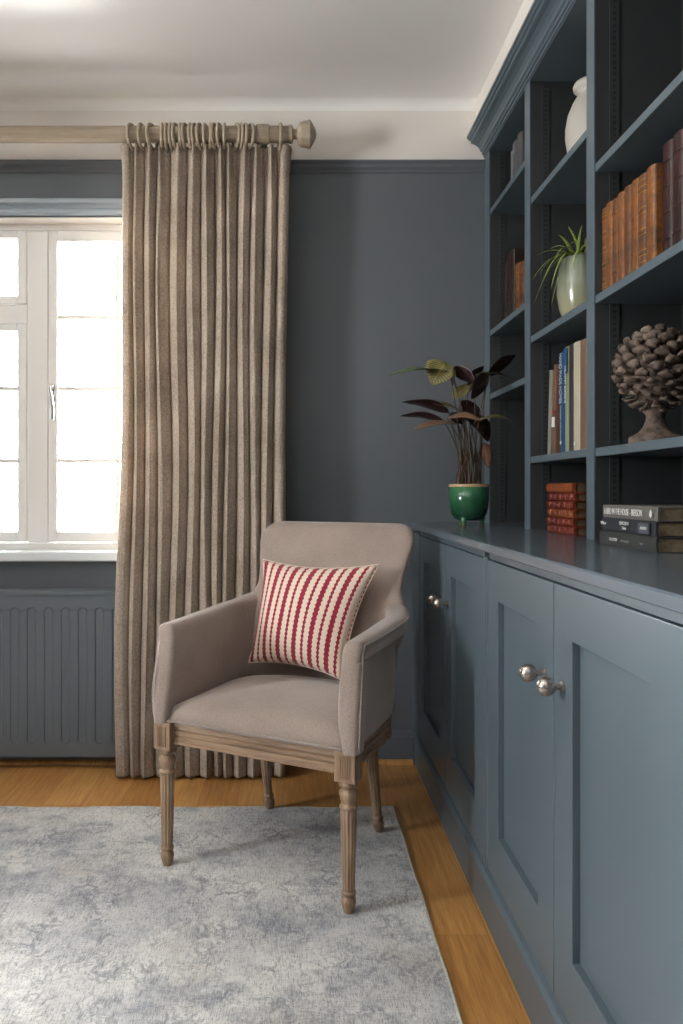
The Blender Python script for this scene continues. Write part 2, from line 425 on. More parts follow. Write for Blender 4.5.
# ------------------------------------------------------------------ window
win = struct(bpy.data.objects.new('window_1', None)); COL.objects.link(win); win.location = (0, 0, 0)
def frame_rect(mb, x0, x1, z0, z1, w, y0, y1, wb=None, wt=None, step=.006):
    wb = wb or w; wt = wt or w
    mb.box((x0, y0, z0), (x0+w, y1, z1)); mb.box((x1-w, y0, z0), (x1, y1, z1))
    mb.box((x0+w, y0, z0), (x1-w, y1, z0+wb)); mb.box((x0+w, y0, z1-wt), (x1-w, y1, z1))
def frame_obj(name, x0, x1, z0, z1, w, y0, y1, parent, **k):
    mb = MB(); frame_rect(mb, x0, x1, z0, z1, w, y0, y1, **k)
    return mb.build(name, M['window'], parent, bevel=.003)
FY0, FY1 = 2.935, 3.0
mb = MB(); frame_rect(mb, WX0, WX1, WZ0, WZ1, .05, FY0, FY1, wb=.03, wt=.03)
for a, b in ((-1.683, -1.6), (-1.05, -.967)):
    mb.box((a, FY0, WZ0+.03), (b, FY1, WZ1-.03))
mb.box((-1.6, FY0, 1.715), (-1.05, FY1, 1.79))      # transom
mb.build('window_frame', M['window'], win, bevel=.004)
def sash(x0, x1, z0, z1, wl, wb, wt, bars_x=(), bars_z=()):
    s = frame_obj('sash', x0, x1, z0, z1, wl, FY0-.006, FY0+.04, win, wb=wb, wt=wt)
    MB().box((x0+wl-.004, FY0+.018, z0+wb-.004), (x1-wl+.004, FY0+.022, z1-wt+.004)).build('window_pane', M['glass'], s)
    mb = MB()
    for bx in bars_x: mb.box((bx-.0085, FY0+.004, z0+wb), (bx+.0085, FY0+.0175, z1-wt))
    for bz in bars_z: mb.box((x0+wl, FY0+.003, bz-.0085), (x1-wl, FY0+.0175, bz+.0085))
    if bars_x or bars_z: mb.build('glazing_bar', M['window'], s, bevel=.002)
    return s
zb, zt = WZ0+.032, WZ1-.032
s1 = sash(-.965, -.422, zb, zt, .036, .042, .042, (-.694,), (1.74, 1.457, 1.17))
s0 = sash(-2.228, -1.685, zb, zt, .036, .042, .042, (-1.957,), (1.74, 1.457, 1.17))
sash(-1.598, -1.052, 1.792, zt, .036, .03, .03, (-1.325,), ())
sash(-1.598, -1.052, zb, 1.713, .036, .042, .03, (-1.325,), (1.457, 1.17))
# casement handle on the right-hand sash
mb = MB(); mb.box((-.955, FY0-.012, 1.405), (-.937, FY0-.0055, 1.47))
mb.tube([(-.946, FY0-.01, 1.455), (-.946, FY0-.03, 1.455)], .006, 10)
mb.tube([(-.946, FY0-.03, 1.462), (-.946, FY0-.034, 1.44), (-.940, FY0-.036, 1.40), (-.9375, FY0-.036, 1.36), (-.939, FY0-.034, 1.33)], lambda t: .0065-.002*t, 10)
h = mb.build('window_handle', M['chrome'], win, smooth=True, auto=.7)
# reveal lining + sill + head moulding
struct(MB().box((WX0, YB, WZ1-.004), (WX1, FY0, WZ1)).build('window_2_soffit', M['white_wall'])).name = 'trim_6'
sill = struct(MB().box((WX0-.05, YB-.045, WZ0-.035), (WX1+.05, FY0+.0, WZ0+.004)).build('window_sill', M['sill'], bevel=.008, bseg=3)); sill.name = 'trim_7'
hm = [(0, 2.175), (-.03, 2.175), (-.034, 2.168), (-.034, 2.156), (-.024, 2.150), (-.020, 2.138), (-.026, 2.132), (-.026, 2.122), (-.020, 2.117), (0, 2.117)]
struct(MB().prism_x([(YB+y, z) for y, z in hm], WX0-.06, WX1+.06).build('trim_8', M['trim_sheen'], bevel=.001))
# left-wall window
w2 = struct(bpy.data.objects.new('window_2', None)); COL.objects.link(w2)
mb = MB(); y0, y1, z0, z1 = LW; X0, X1 = XL-.12, XL-.06
mb.box((X0, y0, z0), (X1, y0+.06, z1)); mb.box((X0, y1-.06, z0), (X1, y1, z1)); mb.box((X0, y0+.06, z0), (X1, y1-.06, z0+.07)); mb.box((X0, y0+.06, z1-.06), (X1, y1-.06, z1))
mb.box((X0, (y0+y1)/2-.03, z0+.07), (X1, (y0+y1)/2+.03, z1-.06))
mb.build('window_frame', M['window'], w2, bevel=.004)
for a, b in ((y0+.06, (y0+y1)/2-.03), ((y0+y1)/2+.03, y1-.06)):
    MB().box((X0+.028, a, z0+.07), (X0+.032, b, z1-.06)).build('window_pane', M['glass'], w2)

# ------------------------------------------------------------------ radiator
rad = thing('radiator', (0, 2.80, .052), 'slate grey panel radiator with upright channels below the window', 'radiator')
RX0, RX1, RH = -2.12, -.52, .62
mb = MB(); pitch = .0636; cx0 = -.721
cent = [cx0+pitch*k for k in range(-22, 4) if RX0+.05 < cx0+pitch*k < RX1-.04]
xs = sorted(set([RX0, RX0+.004, RX1-.004, RX1]+[round(c+d, 5) for c in cent for d in (-.017, -.0135, -.0105, -.007, 0, .007, .0105, .0135, .017)]))
zs = [0, .004, .02, .035, .048, .052, .056, .06, .064, .068, .072, .3, .541, .545, .549, .553, .557, .561, .565, .58, .6, .616, .62]
def dep(x, z):
    c = min(cent, key=lambda k: abs(k-x)); lo, hi = .068, .545
    zz = min(max(z, lo), hi); d = math.hypot(x-c, z-zz)
    t = min(1, max(0, (.0165-d)/.007)); t = t*t*(3-2*t)
    e = .004 if (z < .002 or z > .618 or x < RX0+.002 or x > RX1-.002) else 0
    return .009*t+e
n = len(xs); vs = [(x, -.03+dep(x, z), z) for z in zs for x in xs]
fs = [(j*n+i, j*n+i+1, (j+1)*n+i+1, (j+1)*n+i) for j in range(len(zs)-1) for i in range(n-1)]
mb.add(vs, fs)
mb.box((RX0, -.027, 0), (RX1, -.018, RH))
mb.build('front_panel', M['radiator'], rad, smooth=True, auto=.6)
MB().box((RX0, .025, 0), (RX1, .033, RH)).build('back_panel', M['radiator'], rad, bevel=.003)
mb = MB(); mb.box((RX0-.003, -.034, RH), (RX1+.003, .036, RH+.004)); mb.box((RX0-.003, -.034, RH-.012), (RX1+.003, -.031, RH+.0005))
mb.build('top_grille', M['radiator'], rad, bevel=.0015)
for x in (RX0-.004, RX1): MB().box((x, -.028, .01), (x+.004, .034, RH-.005)).build('side_cover', M['radiator'], rad, bevel=.001)
for x in (RX0-.035, RX1+.035):
    mb = MB(); mb.tube([(x, 0, -.053), (x, 0, .03)], .0075, 12); mb.tube([(x, 0, .03), (x+(.035 if x < RX0 else -.031), 0, .03)], .009, 12); mb.lathe([(.012, .02), (.016, .03), (.016, .07), (.012, .08)], (x, 0, 0), 16)
    mb.build('valve', M['chrome'], rad, smooth=True, auto=.7)
for x in (-1.9, -.75): MB().box((x, .033, .08), (x+.03, .0695, .5)).build('wall_bracket', M['radiator'], rad)

# ------------------------------------------------------------------ curtain pole + rings
PZ, PY = 2.351, 2.70
pole = thing('curtain_pole', (0, PY, PZ), 'thick limed wood curtain pole with turned urn finial above the window', 'curtain pole')
MB().lathe([(.027, -2.75), (.029, -2.745), (.029, -.012), (.027, -.008)], (0, 0, 0), 32, axis='X').build('pole', M['pole'], pole, smooth=True, auto=.6)
def finial(sx, x):
    prof = [(.030, 0), (.031, .004), (.031, .012), (.018, .018), (.016, .024), (.018, .03), (.034, .034), (.041, .042), (.0445, .055), (.0455, .066), (.0485, .072), (.0485, .078), (.040, .084), (.029, .091), (.016, .098), (.004, .101)]
    return MB().lathe([(r, x+sx*z) for r, z in prof], (0, 0, 0), 32, axis='X').build('finial', M['pole'], pole, smooth=True, auto=.7)
finial(1, -.012); finial(-1, -2.745)
for x in (-.107, -2.62):
    mb = MB(); mb.lathe([(.012, .17), (.03, .169), (.03, .155), (.014, .14), (.014, .03)], (x, 0, 0), 24, axis='Y')
    mb.lathe([(.028, -.027), (.0335, -.022), (.035, -.008), (.035, .008), (.0335, .022), (.028, .027)], (x, 0, 0), 32, axis='X')
    mb.build('bracket', M['pole'], pole, smooth=True, auto=.7)
ringpx = [132, 142, 152, 162, 166.8, 171.6, 176.4, 181.2, 186, 190.8, 195.6, 200.4, 205.2, 210, 214.8, 219.6, 224.4, 236, 240.5, 245, 250, 280]
ring0 = None
for i, px in enumerate(ringpx):
    x = (px-292)*PY/740
    if ring0 is None:
        mb = MB(); mb.tube([(0, .0415*math.cos(a), .0415*math.sin(a)) for a in [2*PI*k/28 for k in range(28)]], .0060, 10, closed=True)
        o = ring0 = mb.build('curtain_ring', M['pole'], None, smooth=True)
        ey = MB().tube([(0, .006*math.cos(a), -.0505+.006*math.sin(a)) for a in [2*PI*k/10 for k in range(10)]], .0012, 6, closed=True).build('eyelet', M['nickel'], o, smooth=True)
    else:
        o = ring0.copy(); COL.objects.link(o)
        e = ey.copy(); COL.objects.link(e); e.parent = o
    o.location = (x, PY, PZ-.0085); o.rotation_euler = (0, 0, R.uniform(-.25, .25) if 3 < i < 17 else R.uniform(.1, .4)*(-1 if i < 3 else 1))
    if i < 3: lb = 'limed wood curtain ring, one of three spaced apart at the window end of the pole'
    elif i < 17: lb = 'limed wood curtain ring in the tightly packed run along the middle of the curtain top'
    elif i < 21: lb = 'limed wood curtain ring, one of four just before the pole bracket'
    else: lb = 'single limed wood curtain ring between the pole bracket and the finial'
    g = ['curtain rings at the window end', 'packed curtain rings', 'curtain rings by the bracket'][0 if i < 3 else (1 if i < 17 else 2)] if i < 21 else None
    tag(o, lb, 'curtain ring', g)

# ------------------------------------------------------------------ curtain
cur = thing('curtain', (-.33, 2.70, .012), 'full length oatmeal linen curtain with pinch pleats gathered at the window edge', 'curtain')
def curtain():
    rp = random.Random(11)
    top = [129, 137, 151, 160, 179, 194, 207, 221, 229, 245, 257, 271, 283]      # ridge px at the heading
    bot = [124, 135, 147, 163, 177, 192, 206, 218, 228, 241, 253, 266, 278]
    amp = [.6, 1.0, 1.1, .9, 1.05, .8, 1.0, .85, 1.1, .9, 1.05, 1.0, .8]
    Xt = [(p-292)*PY/740 for p in top]; Xb = [(p-292)*PY/740 for p in bot]
    H = 2.298; rows = []
    zl = [0, .01, .03] + [.03+k*(H-.2-.03)/56 for k in range(1, 57)] + [H-.2+k*.2/20 for k in range(1, 21)]
    ph = [rp.uniform(0, 6) for _ in top]; fr = [rp.uniform(2.2, 4.5) for _ in top]
    K = 24
    for z in zl:
        t = z/H; d = H-z   # distance from the top
        e = t*t*(3-2*t)
        row = []
        cx = [Xb[i]*(1-e)+Xt[i]*e + .007*math.sin(fr[i]*z+ph[i])*(1-t**4) for i in range(len(top))]
        # minor split folds appear lower down
        pin = math.exp(-((d-.09)/.05)**2)           # pinched at 9 cm below the top
        A0 = .015+.002*min(1, d/.3) + .004*(1-t)
        for i in range(len(top)-1):
            L = cx[i+1]-cx[i]
            for k in range(K + (1 if i == len(top)-2 else 0)):
                s = k/K; w = 2*PI*s
                c = math.cos(w)
                # sharpen the ridge near the heading, round it lower down
                sharp = .5+3.2*math.exp(-(d/.13)**1.5)
                g = ((1+c)/2)**sharp*2-1
                a = (amp[i]*(1-s)+amp[i+1]*s)
                om = -.10*math.sin(2*w)*(1-math.exp(-d/.3)) 
                x = cx[i] + L*(s+om*.55*(1 if L > .04 else .6))
                split = .0035*math.cos(2*w+ph[i])*(1-math.exp(-d/.5))*(.6+.4*math.sin(1.7*z+ph[i]))
                y = -A0*a*g + split
                y += .026*math.exp(-((s-.5)/.085)**2)*(1-math.exp(-d/.12))*(.75+.25*math.sin(ph[i]*3+2*z))
                y += .006*math.sin(3*z+ph[i]+s)
                if d < .1: y += -.004*math.cos(3*w)*(1-d/.1)
                row.append((x, y, z))
        x0, y0_, _ = row[0]
        # return at window side: leading edge turns back; heading flares outward
        fl = .022*math.exp(-d/.05)
        hem = (-.010*(1-t))
        lead = [(x0-.012-fl*.5+hem, y0_+.028, z), (x0-.020-fl*.6+hem, y0_+.012, z), (x0-.014-fl*.3+hem, y0_-.002, z), (x0-.006, y0_-.004, z)]
        xe, ye, _ = row[-1]
        fl2 = .012*math.exp(-d/.06)
        tail = [(xe+.012+fl2*.3, ye+.004, z), (xe+.020+fl2*.7, ye+.02, z), (xe+.020+fl2, ye+.05, z), (xe+.014+fl2*.9, ye+.085, z)]
        rows.append([(x+.33, y, zz) for x, y, zz in lead+row+tail])
    return rows
rows = curtain(); n = len(rows[0])
mb = MB(); mb.add([p for r in rows for p in r], [(j*n+i, j*n+i+1, (j+1)*n+i+1, (j+1)*n+i) for j in range(len(rows)-1) for i in range(n-1)])
o = mb.build('drape', M['linen'], cur, smooth=True, solid=.003)
mb = MB(); sub = [[(x, y+.006, z) for x, y, z in r[4:-4]] for r in rows[1:-2]]; n = len(sub[0])
mb.add([p for r in sub for p in r], [(j*n+i, j*n+i+1, (j+1)*n+i+1, (j+1)*n+i) for j in range(len(sub)-1) for i in range(n-1)])
mb.build('lining', M['lining'], cur, smooth=True)
for px in (135, 151, 160, 179, 194, 207, 221, 229, 245, 257, 273):
    x = (px-292)*PY/740+.33
    MB().tube([(x, -.005, 2.25), (x, .004, 2.30), (x, 0, 2.305), (x+.002, -.004, 2.295)], .0013, 6).build('curtain_hook', M['nickel'], cur, smooth=True)

# ------------------------------------------------------------------ base cabinets
XF, XW, XB = .465, .445, .745       # door face, worktop edge, bookcase face
WT = .93
def shaker(mb, y0, y1, z0, z1, st=.085, rt=.088, rb=.11, th=.02, rec=.011):
    # one-piece frame with a recessed opening, face at x = 0, body towards +x
    o = [(y0, z0), (y1, z0), (y1, z1), (y0, z1)]; i = [(y0+st, z0+rb), (y1-st, z0+rb), (y1-st, z1-rt), (y0+st, z1-rt)]
    vs = [(0, *p) for p in o]+[(0, *p) for p in i]+[(th, *p) for p in o]+[(th, *p) for p in i]
    fs = []
    for k in range(4):
        n = (k+1) % 4
        fs += [(k, 4+k, 4+n, n), (8+k, 8+n, 12+n, 12+k), (k, n, 8+n, 8+k), (4+k, 12+k, 12+n, 4+n)]
    mb.add(vs, fs)
def door(parent, y0, y1, knob_y, lab=None):
    g = .0015
    mb = MB(); shaker(mb, y0+g, y1-g, .155, .887)
    d = mb.build('cabinet_door', M['unit'], parent, bevel=.0012, loc=(XF, 0, 0))
    MB().box((.0135, y0+.08, .26), (.0185, y1-.08, .805)).build('door_panel', M['unit'], d)
    k = MB(); k.lathe([(.0095, 0), (.0095, -.003), (.0055, -.006), (.0055, -.016)], (0, knob_y, .715), 20, axis='X')
    k.ball((-.030, knob_y, .715), .0168, 28)
    k.build('knob', M['nickel'], d, smooth=True, auto=.8)
    return d
units = [(2.25, 'base cabinet pair beside the chair, its doors deepest in shadow near the window wall', 2.865, 1.779),
         (1.315, 'base cabinet pair nearest the camera with two round nickel knobs on lit doors', 1.777, .835),
         (.393, 'base cabinet pair at the near end of the run, past the frame edge', .833, -.10)]
for c, lab, yb, ya in units:
    u = thing('base_cabinet', (0, 0, 0), lab, 'cabinet')
    hw = .45 if c > 2 else .442
    mb = MB(); mb.box((XF+.022, ya, .15), (1.04, yb, .905))
    mb.build('body', M['inner_shade'], u)
    mb = MB(); mb.box((XF-.0005, ya, .15), (XF+.022, c-hw-.001, .892)); mb.box((XF-.0005, c+hw+.001, .15), (XF+.022, yb, .892)); 
    mb.box((XF+.004, c-hw-.001, .889), (XF+.022, c+hw+.001, .905))
    mb.build('face_frame', M['unit'], u, bevel=.001)
    door(u, c-hw, c, c-.047); door(u, c, c+hw, c+.047)
pl = thing('plinth', (0, 0, 0), 'long slate plinth under the base cabinets along the oak floor', 'plinth')
prof = [(.471, 0), (.471, .112), (.462, .116), (.460, .122), (.466, .134), (.476, .140), (.476, .149), (1.04, .149), (1.04, 0)]
MB().prism_y(prof, -.10, 2.85).build('plinth_board', M['unit'], pl, bevel=.001)
wt = MB().prism_y([(XW, WT-.003), (XW+.003, WT), (1.045, WT), (1.045, .906), (XF-.004, .906), (XF-.008, .909), (XW+.002, .909), (XW, .911)], -.13, YB-.002).build('worktop', M['worktop'])
tag(wt, 'long satin slate painted worktop running over all the base cabinets', 'worktop')

# ------------------------------------------------------------------ bookcase
bc = thing('bookcase', (0, 0, 0), 'tall built-in slate blue bookcase with cornice standing on the long worktop', 'bookcase')
TOPZ = 2.335
ups = [(2.797, 2.866), (2.321, 2.371), (1.826, 1.873), (1.335, 1.382), (.85, .897), (.36, .407), (-.12, -.073)]
for a, b in ups:
    MB().box((XB+.0048, a+.001, WT), (1.036, b-.001 if b < 2.8 else b, TOPZ)).build('upright', M['inner_shade'], bc)
    MB().box((XB, a, WT), (XB+.0045, b, TOPZ+.002)).build('face_stile', M['unit'], bc, bevel=.0012)
MB().box((1.028, -.12, WT), (1.046, 2.866, 2.42)).build('back_panel', M['inner_shade'], bc)
MB().box((XB, -.12, TOPZ+.002), (1.027, 2.866, 2.36)).build('top_rail', M['unit'], bc)
cp = [(XB+.01, 2.34), (.741, 2.342), (.741, 2.350), (.735, 2.352), (.735, 2.360), (.729, 2.364), (.726, 2.373), (.719, 2.383), (.707, 2.391), (.696, 2.394), (.692, 2.397), (.692, 2.404), (.686, 2.406), (.682, 2.412), (.677, 2.414), (.677, 2.4235), (XB+.01, 2.4235)]
MB().prism_y(cp, -.12, 2.866).build('cornice', M['unit'], bc, bevel=.0008)
def shelf(y0, y1, ztop, th=.021):
    MB().box((XB+.004, y0+.002, ztop-th), (1.027, y1-.002, ztop)).build('shelf', M['unit'], bc, bevel=.0015)
bays = [(2.371, 2.797), (1.873, 2.321), (1.382, 1.826), (.897, 1.335), (.407, .85), (-.073, .36)]
SH = [[2.116, 1.657, 1.417], [1.971, 1.535, 1.158], [1.858, 1.533, 1.156], [1.9, 1.533, 1.2], [1.9, 1.5, 1.2], [1.9, 1.5, 1.2]]
for (a, b), zs_ in zip(bays, SH):
    for z in zs_: shelf(a-.004, b+.004, z)
for a, b in bays[:3]:
    o = MB().box((-.012, -.0015, WT+.005), (.012, .0015, TOPZ-.01)).build('shelf_strip', M['strip'], bc, loc=(.795, b-.0004, 0))
    MB().box((-.012, -.0015, WT+.005), (.012, .0015, TOPZ-.01)).build('shelf_strip', M['strip'], bc, loc=(.975, b-.0004, 0))

# ------------------------------------------------------------------ books
def book(loc, th, h, d, cov, label, group=None, rot=(0, 0, 0), pages='pages', bands=0, name='book', rounded=.35, cat='book', gold=False, gap=True):
    # spine towards local -x at x=0, thickness along y (centred), height along z
    t = thing(name, loc, label, cat, group, rot)
    b = .0022; hw = th/2
    def prof(bump):
        out = [(d, hw), (.004, hw)]
        K = 8
        for k in range(1, K):
            a = PI*k/K; out.append((.004-(rounded*hw+bump)*math.sin(a), hw*math.cos(a)))
        out += [(.004, -hw), (d, -hw), (d, -hw+b), (.008, -hw+b), (.006, 0), (.008, hw-b), (d, hw-b)]
        return out
    lv = [0, .002]
    bz = [h*(k+.7)/(bands+.4) for k in range(bands)] if bands else []
    lev = [(0, 0)]
    for z in bz: lev += [(z-.003, 0), (z-.0015, .0018), (z+.0015, .0018), (z+.003, 0)]
    lev.append((h, 0))
    MB().loft([[(x, y, z) for x, y in prof(bp)] for z, bp in lev]).build('cover', M[cov] if isinstance(cov, str) else cov, t, smooth=False)
    MB().box((.0085, -hw+b+.0003, .003), (d-.004, hw-b-.0003, h-.003)).build('page_block', M[pages], t)
    if gold:
        for z in [h*.06, h*.94]+[z+s*.006 for z in bz for s in (-1, 1)]:
            pts = []
            for k in range(9):
                a = PI*k/8; pts.append((.004-(rounded*hw+.0006)*math.sin(a), (hw+.0003)*math.cos(a)))
            MB().loft([[(x, y, z-.0006) for x, y in pts], [(x, y, z+.0006) for x, y in pts]], closed=False).build('gilt_band', M['gold'], t)
    return t
sp_n = (0, -1, 0)
# brown leather row, bay 3
y = 1.820; order = ['first', 'second', 'third', 'fourth', 'fifth', 'sixth', 'seventh', 'eighth']
specs = [(.030, .212, 'tan2'), (.036, .215, 'tan'), (.029, .214, 'tan2'), (.033, .218, 'tan'), (.034, .221, 'tan2'), (.036, .224, 'tan'), (.036, .222, 'tan2'), (.040, .226, 'tan')]
for i, (th, h, c) in enumerate(specs):
    y -= th*.485+.0006
    book((.7585+R.uniform(-.001, .002), y, 1.533), th*.97, h-.006-.0024*i, .16, c, 'tall tan leather antique book, %s from the upright in the brown row' % order[i] if i < 7 else 'tall tan leather antique book ending the brown row beside the dark books', 'brown leather books on the near bay shelf', bands=[5, 0, 4, 0, 0, 0, 4, 0][i], gold=(i in (0, 6)), pages='pages_dark')
    y -= th*.485
for i in range(2):
    y -= .0225
    book((.774, y, 1.533), .042, .235, .16, 'oxblood', ['oxblood leather book in shadow just past the tan row', 'oxblood leather book in shadow farthest past the tan row'][i], 'dark red books on the near bay shelf', bands=4, pages='pages_dark')
    y -= .022
# bay 1 top: grey books
g1 = cloth('grey_cloth_cover', '#6a6a6c'); g2 = cloth('charcoal_cover', '#4a4a4d')
book((.80, 2.705, 2.116), .018, .175, .15, g1, 'pale grey thin book at the window end of the highest shelf', 'grey books on the highest shelf')
b_ = book((.80, 2.655, 2.116), .05, .185, .15, g2, 'charcoal grey thick book with printed spine on the highest shelf', 'grey books on the highest shelf')
MB().box((-.0056, -.007, .145), (-.002, .007, .18)).build('spine_mark', M['ink_grey'], b_)
book((.80, 2.603, 2.116), .048, .19, .15, g2, 'charcoal grey thick book behind the second upright on the highest shelf', 'grey books on the highest shelf')
# bay 1 middle
book((.795, 2.765, 1.657), .036, .245, .16, 'darkbrown', 'near black leather book at the window end of the small upper shelf', bands=4, pages='pages_dark')
book((.795, 2.726, 1.657), .036, .265, .16, 'oxblood', 'dark red-brown leather book second along on the small upper shelf', bands=4, pages='pages_dark')
book((.795, 2.678, 1.657), .050, .262, .16, 'darkbrown', 'thick black leather book beside the small tan one', bands=0, pages='pages_dark')
book((.795, 2.615, 1.657), .045, .195, .15, 'tan', 'short tan leather book on the small upper shelf beyond the spider plant', bands=3, pages='pages_dark')
book((.795, 2.566, 1.657), .045, .185, .15, 'tan2', 'short worn brown leather book half behind the second upright', bands=3, pages='pages_dark')
# bay 2: art books
blue = cloth('blue_cover', '#1f4568'); green = cloth('pale_green_cover', '#7b8671'); grey3 = cloth('silver_grey_cover', '#7c7870')
brown3 = cloth('brown_jacket', '#6a4a38'); dk = cloth('aubergine_cover', '#332a2c'); cream = cloth('cream_cover', '#a79f8e'); tan3 = cloth('kraft_brown_cover', '#6a5140')
Z2 = 1.158
t = book((.79, 2.288, Z2+.0012), .026, .262, .2, grey3, 'thin silver grey book leaning at the window end of the art books', rounded=.1, rot=(math.radians(4.5), 0, 0))
t = book((.79, 2.240, Z2+.0006), .022, .272, .2, brown3, 'slim brown jacketed book between the grey and the blue book', rounded=.1, rot=(math.radians(2), 0, 0))
MB().box((-.0016, -.0105, .085), (.001, .0105, .115)).build('jacket_label', M['ink_white'], t); MB().box((-.0016, -.0105, .125), (.001, .0105, .135)).build('jacket_band', M['ink_red'], t)
t = book((.79, 2.171, Z2), .032, .300, .2, blue, 'bright blue book with large white block capitals down its spine', rounded=.1)
text('spine_title', 'HAND MADE HOMES', .031, (-.0024, .001, .222), (0, 0, -1), (0, -1, 0), M['ink_blue'], t, squash=.50, ext=.0006)
text('spine_author', 'GARDEN COMPANION', .011, (-.0022, 0, .085), (0, 0, -1), (0, -1, 0), M['ink_blue'], t)
MB().box((-.0024, -.005, .03), (-.001, .005, .038)).build('publisher_mark', M['ink_white'], t)
t = book((.79, 2.136, Z2), .028, .308, .2, green, 'pale green book with small print beside the blue book', rounded=.1)
text('spine_title', 'COUNTRY GARDENS', .014, (-.0020, 0, .20), (0, 0, -1), (0, -1, 0), M['ink_white'], t, squash=.8)
MB().box((-.0018, -.0125, .23), (-.001, .0125, .304)).build('jacket_band', blue, t)
t = book((.79, 2.104, Z2), .030, .308, .2, dk, 'tall dark aubergine book against the cream one', rounded=.1)
t = book((.79, 2.062, Z2), .046, .307, .2, cream, 'tall thick cream book among the art books', rounded=.12)
MB().box((-.0034, -.004, .02), (-.001, .004, .03)).build('publisher_mark', M['ink_white'], t)
t = book((.79, 2.012, Z2), .050, .304, .2, tan3, 'tall kraft brown book beside the cream one', rounded=.12)
t = book((.79, 1.963, Z2), .045, .305, .2, cloth('umber_cover', '#4c3b30'), 'dark umber book at the far end of the art books, behind the upright', rounded=.12)
# bay 2: stack of red leather books lying on the worktop
z = WT
hs = [.0225, .0225, .0235, .022, .0225, .027]
cs = ['red', 'red', 'orange', 'red', 'red', 'orange']
nm = ['bottom', 'second from the bottom', 'third from the bottom', 'fourth from the bottom', 'second from the top', 'topmost']
for i in range(6):
    h_, c = hs[i], cs[i]
    ln = .205+R.uniform(-.004, .004)
    t = book((.752+.004*R.random(), 1.975+ln+(.006 if i % 2 else 0), z+h_/2), h_, ln, .13, c, ('small red leather book, %s in the lying stack' if c == 'red' else 'small orange-brown leather book, %s in the lying stack') % nm[i], 'red leather books lying in a stack', rot=(PI/2, 0, 0), bands=(5 if i < 5 else 0), pages='pages_dark', rounded=.5)
    z += h_+.0004
# bay 3: three books lying on the worktop
z = WT
titles = [(.030, .262, 'black slate book with small grey title, lowest of three lying', cloth('black_slate_cover', '#2b2d2d'), .700, 1.427),
          (.030, .250, 'navy black book with white title, middle of three lying', cloth('navy_black_cover', '#24252b'), .704, 1.436),
          (.028, .252, 'grey book with white capitals on its spine, topmost of three lying', cloth('warm_grey_cover', '#5f5b57'), .706, 1.434)]
for i, (h_, ln, lb, c, x, y) in enumerate(titles):
    t = book((x, y+ln, z+h_/2), h_, ln, .21, c, lb, 'three books lying on the worktop', rot=(PI/2, 0, 0), pages='pages', rounded=.12)
    # local: z runs towards -Y world, y runs up (+Z world)
    xd, yd = (0, 0, 1), (0, 1, 0); X_ = -.0030
    # facing -x: text x along local +z (camera right = world -Y), y up
    if i == 2:
        text('spine_title', 'A BIRD IN THE HOUSE - BIERSON', .0195, (X_-.001, 0, .112), xd, yd, M['ink_white'], t, squash=.62)
        mb = MB(); mb.add([(X_-.001, -.008, .236), (X_-.001, -.004, .241), (X_-.001, .003, .242), (X_-.001, .009, .237), (X_-.001, .004, .233), (X_-.001, -.002, .231)], [(0, 1, 2, 3, 4, 5)])
        mb.build('publisher_mark', M['ink_white'], t)
    if i == 1:
        text('spine_author', 'Wilson', .010, (X_-.001, .003, .022), xd, yd, M['ink_white'], t)
        text('spine_title', 'LINCOLN', .010, (X_-.001, .006, .125), xd, yd, M['ink_white'], t)
        text('spine_title', 'Tales', .009, (X_-.001, -.004, .125), xd, yd, M['ink_white'], t)
        MB().box((X_-.0006, -.010, .190), (-.001, .010, .232)).build('spine_panel', cloth('spine_panel_grey', '#4a4c56'), t)
        text('publisher_name', 'ALFRED', .008, (X_-.0012, 0, .211), xd, yd, M['ink_white'], t)
    if i == 0:
        text('spine_title', 'SELECTED', .0085, (X_-.001, 0, .085), xd, yd, M['ink_white'], t)
        text('spine_subtitle', 'photographs', .0075, (X_-.001, 0, .14), xd, yd, M['ink_grey'], t)
        text('publisher_name', 'Faber', .0075, (X_-.001, 0, .215), xd, yd, M['ink_grey'], t)
    z += h_+.0004

# ------------------------------------------------------------------ vase
vs_ = MB().lathe([(.02, .001), (.042, 0), (.046, .004), (.056, .03), (.069, .075), (.0755, .12), (.075, .15), (.068, .19), (.054, .225), (.042, .245), (.040, .255), (.046, .262), (.052, .268), (.0535, .276), (.050, .284), (.043, .287), (.036, .283), (.034, .265), (.036, .245), (.05, .22), (.06, .19), (.06, .1), (.04, .02), (.01, .012)], (0, 0, 0), 48).build('vase', M['white_ceramic'], smooth=True, loc=(.873, 2.155, 1.971)).scale = (.97, .97, .94)
vs_ = bpy.data.objects['vase']
tag(vs_, 'matt white ceramic vase with a rolled rim on the high middle shelf', 'vase')

# ------------------------------------------------------------------ leaves helper
def blade(base, tip, width, up, droop=.0, curl=.0, seg=14, cross=7, shape=1.0, fold=.15, tipdroop=0):
    base, tip, up = Vector(base), Vector(tip), Vector(up).normalized()
    ax = (tip-base); L = ax.length; ax.normalize()
    side = ax.cross(up).normalized(); up = side.cross(ax).normalized()
    vs, uv = [], []
    for i in range(seg+1):
        t = i/seg
        w = width*.5*max(.02, (math.sin(PI*min(1, t**.75))**.8)*shape) if 0 < t < 1 else width*.012
        c = base+ax*L*t+up*(droop*4*t*(1-t)-tipdroop*t**3)
        for j in range(cross+1):
            s = j/cross*2-1
            wav = .05*w*math.sin(9*t+3*s)
            p = c+side*w*s*math.cos(curl*s)+up*(fold*w*abs(s)-curl*w*s*s+wav)
            vs.append(tuple(p)); uv.append((t, (s+1)/2))
    n = cross+1
    fs = [(i*n+j, i*n+j+1, (i+1)*n+j+1, (i+1)*n+j) for i in range(seg) for j in range(cross)]
    return vs, fs, uv
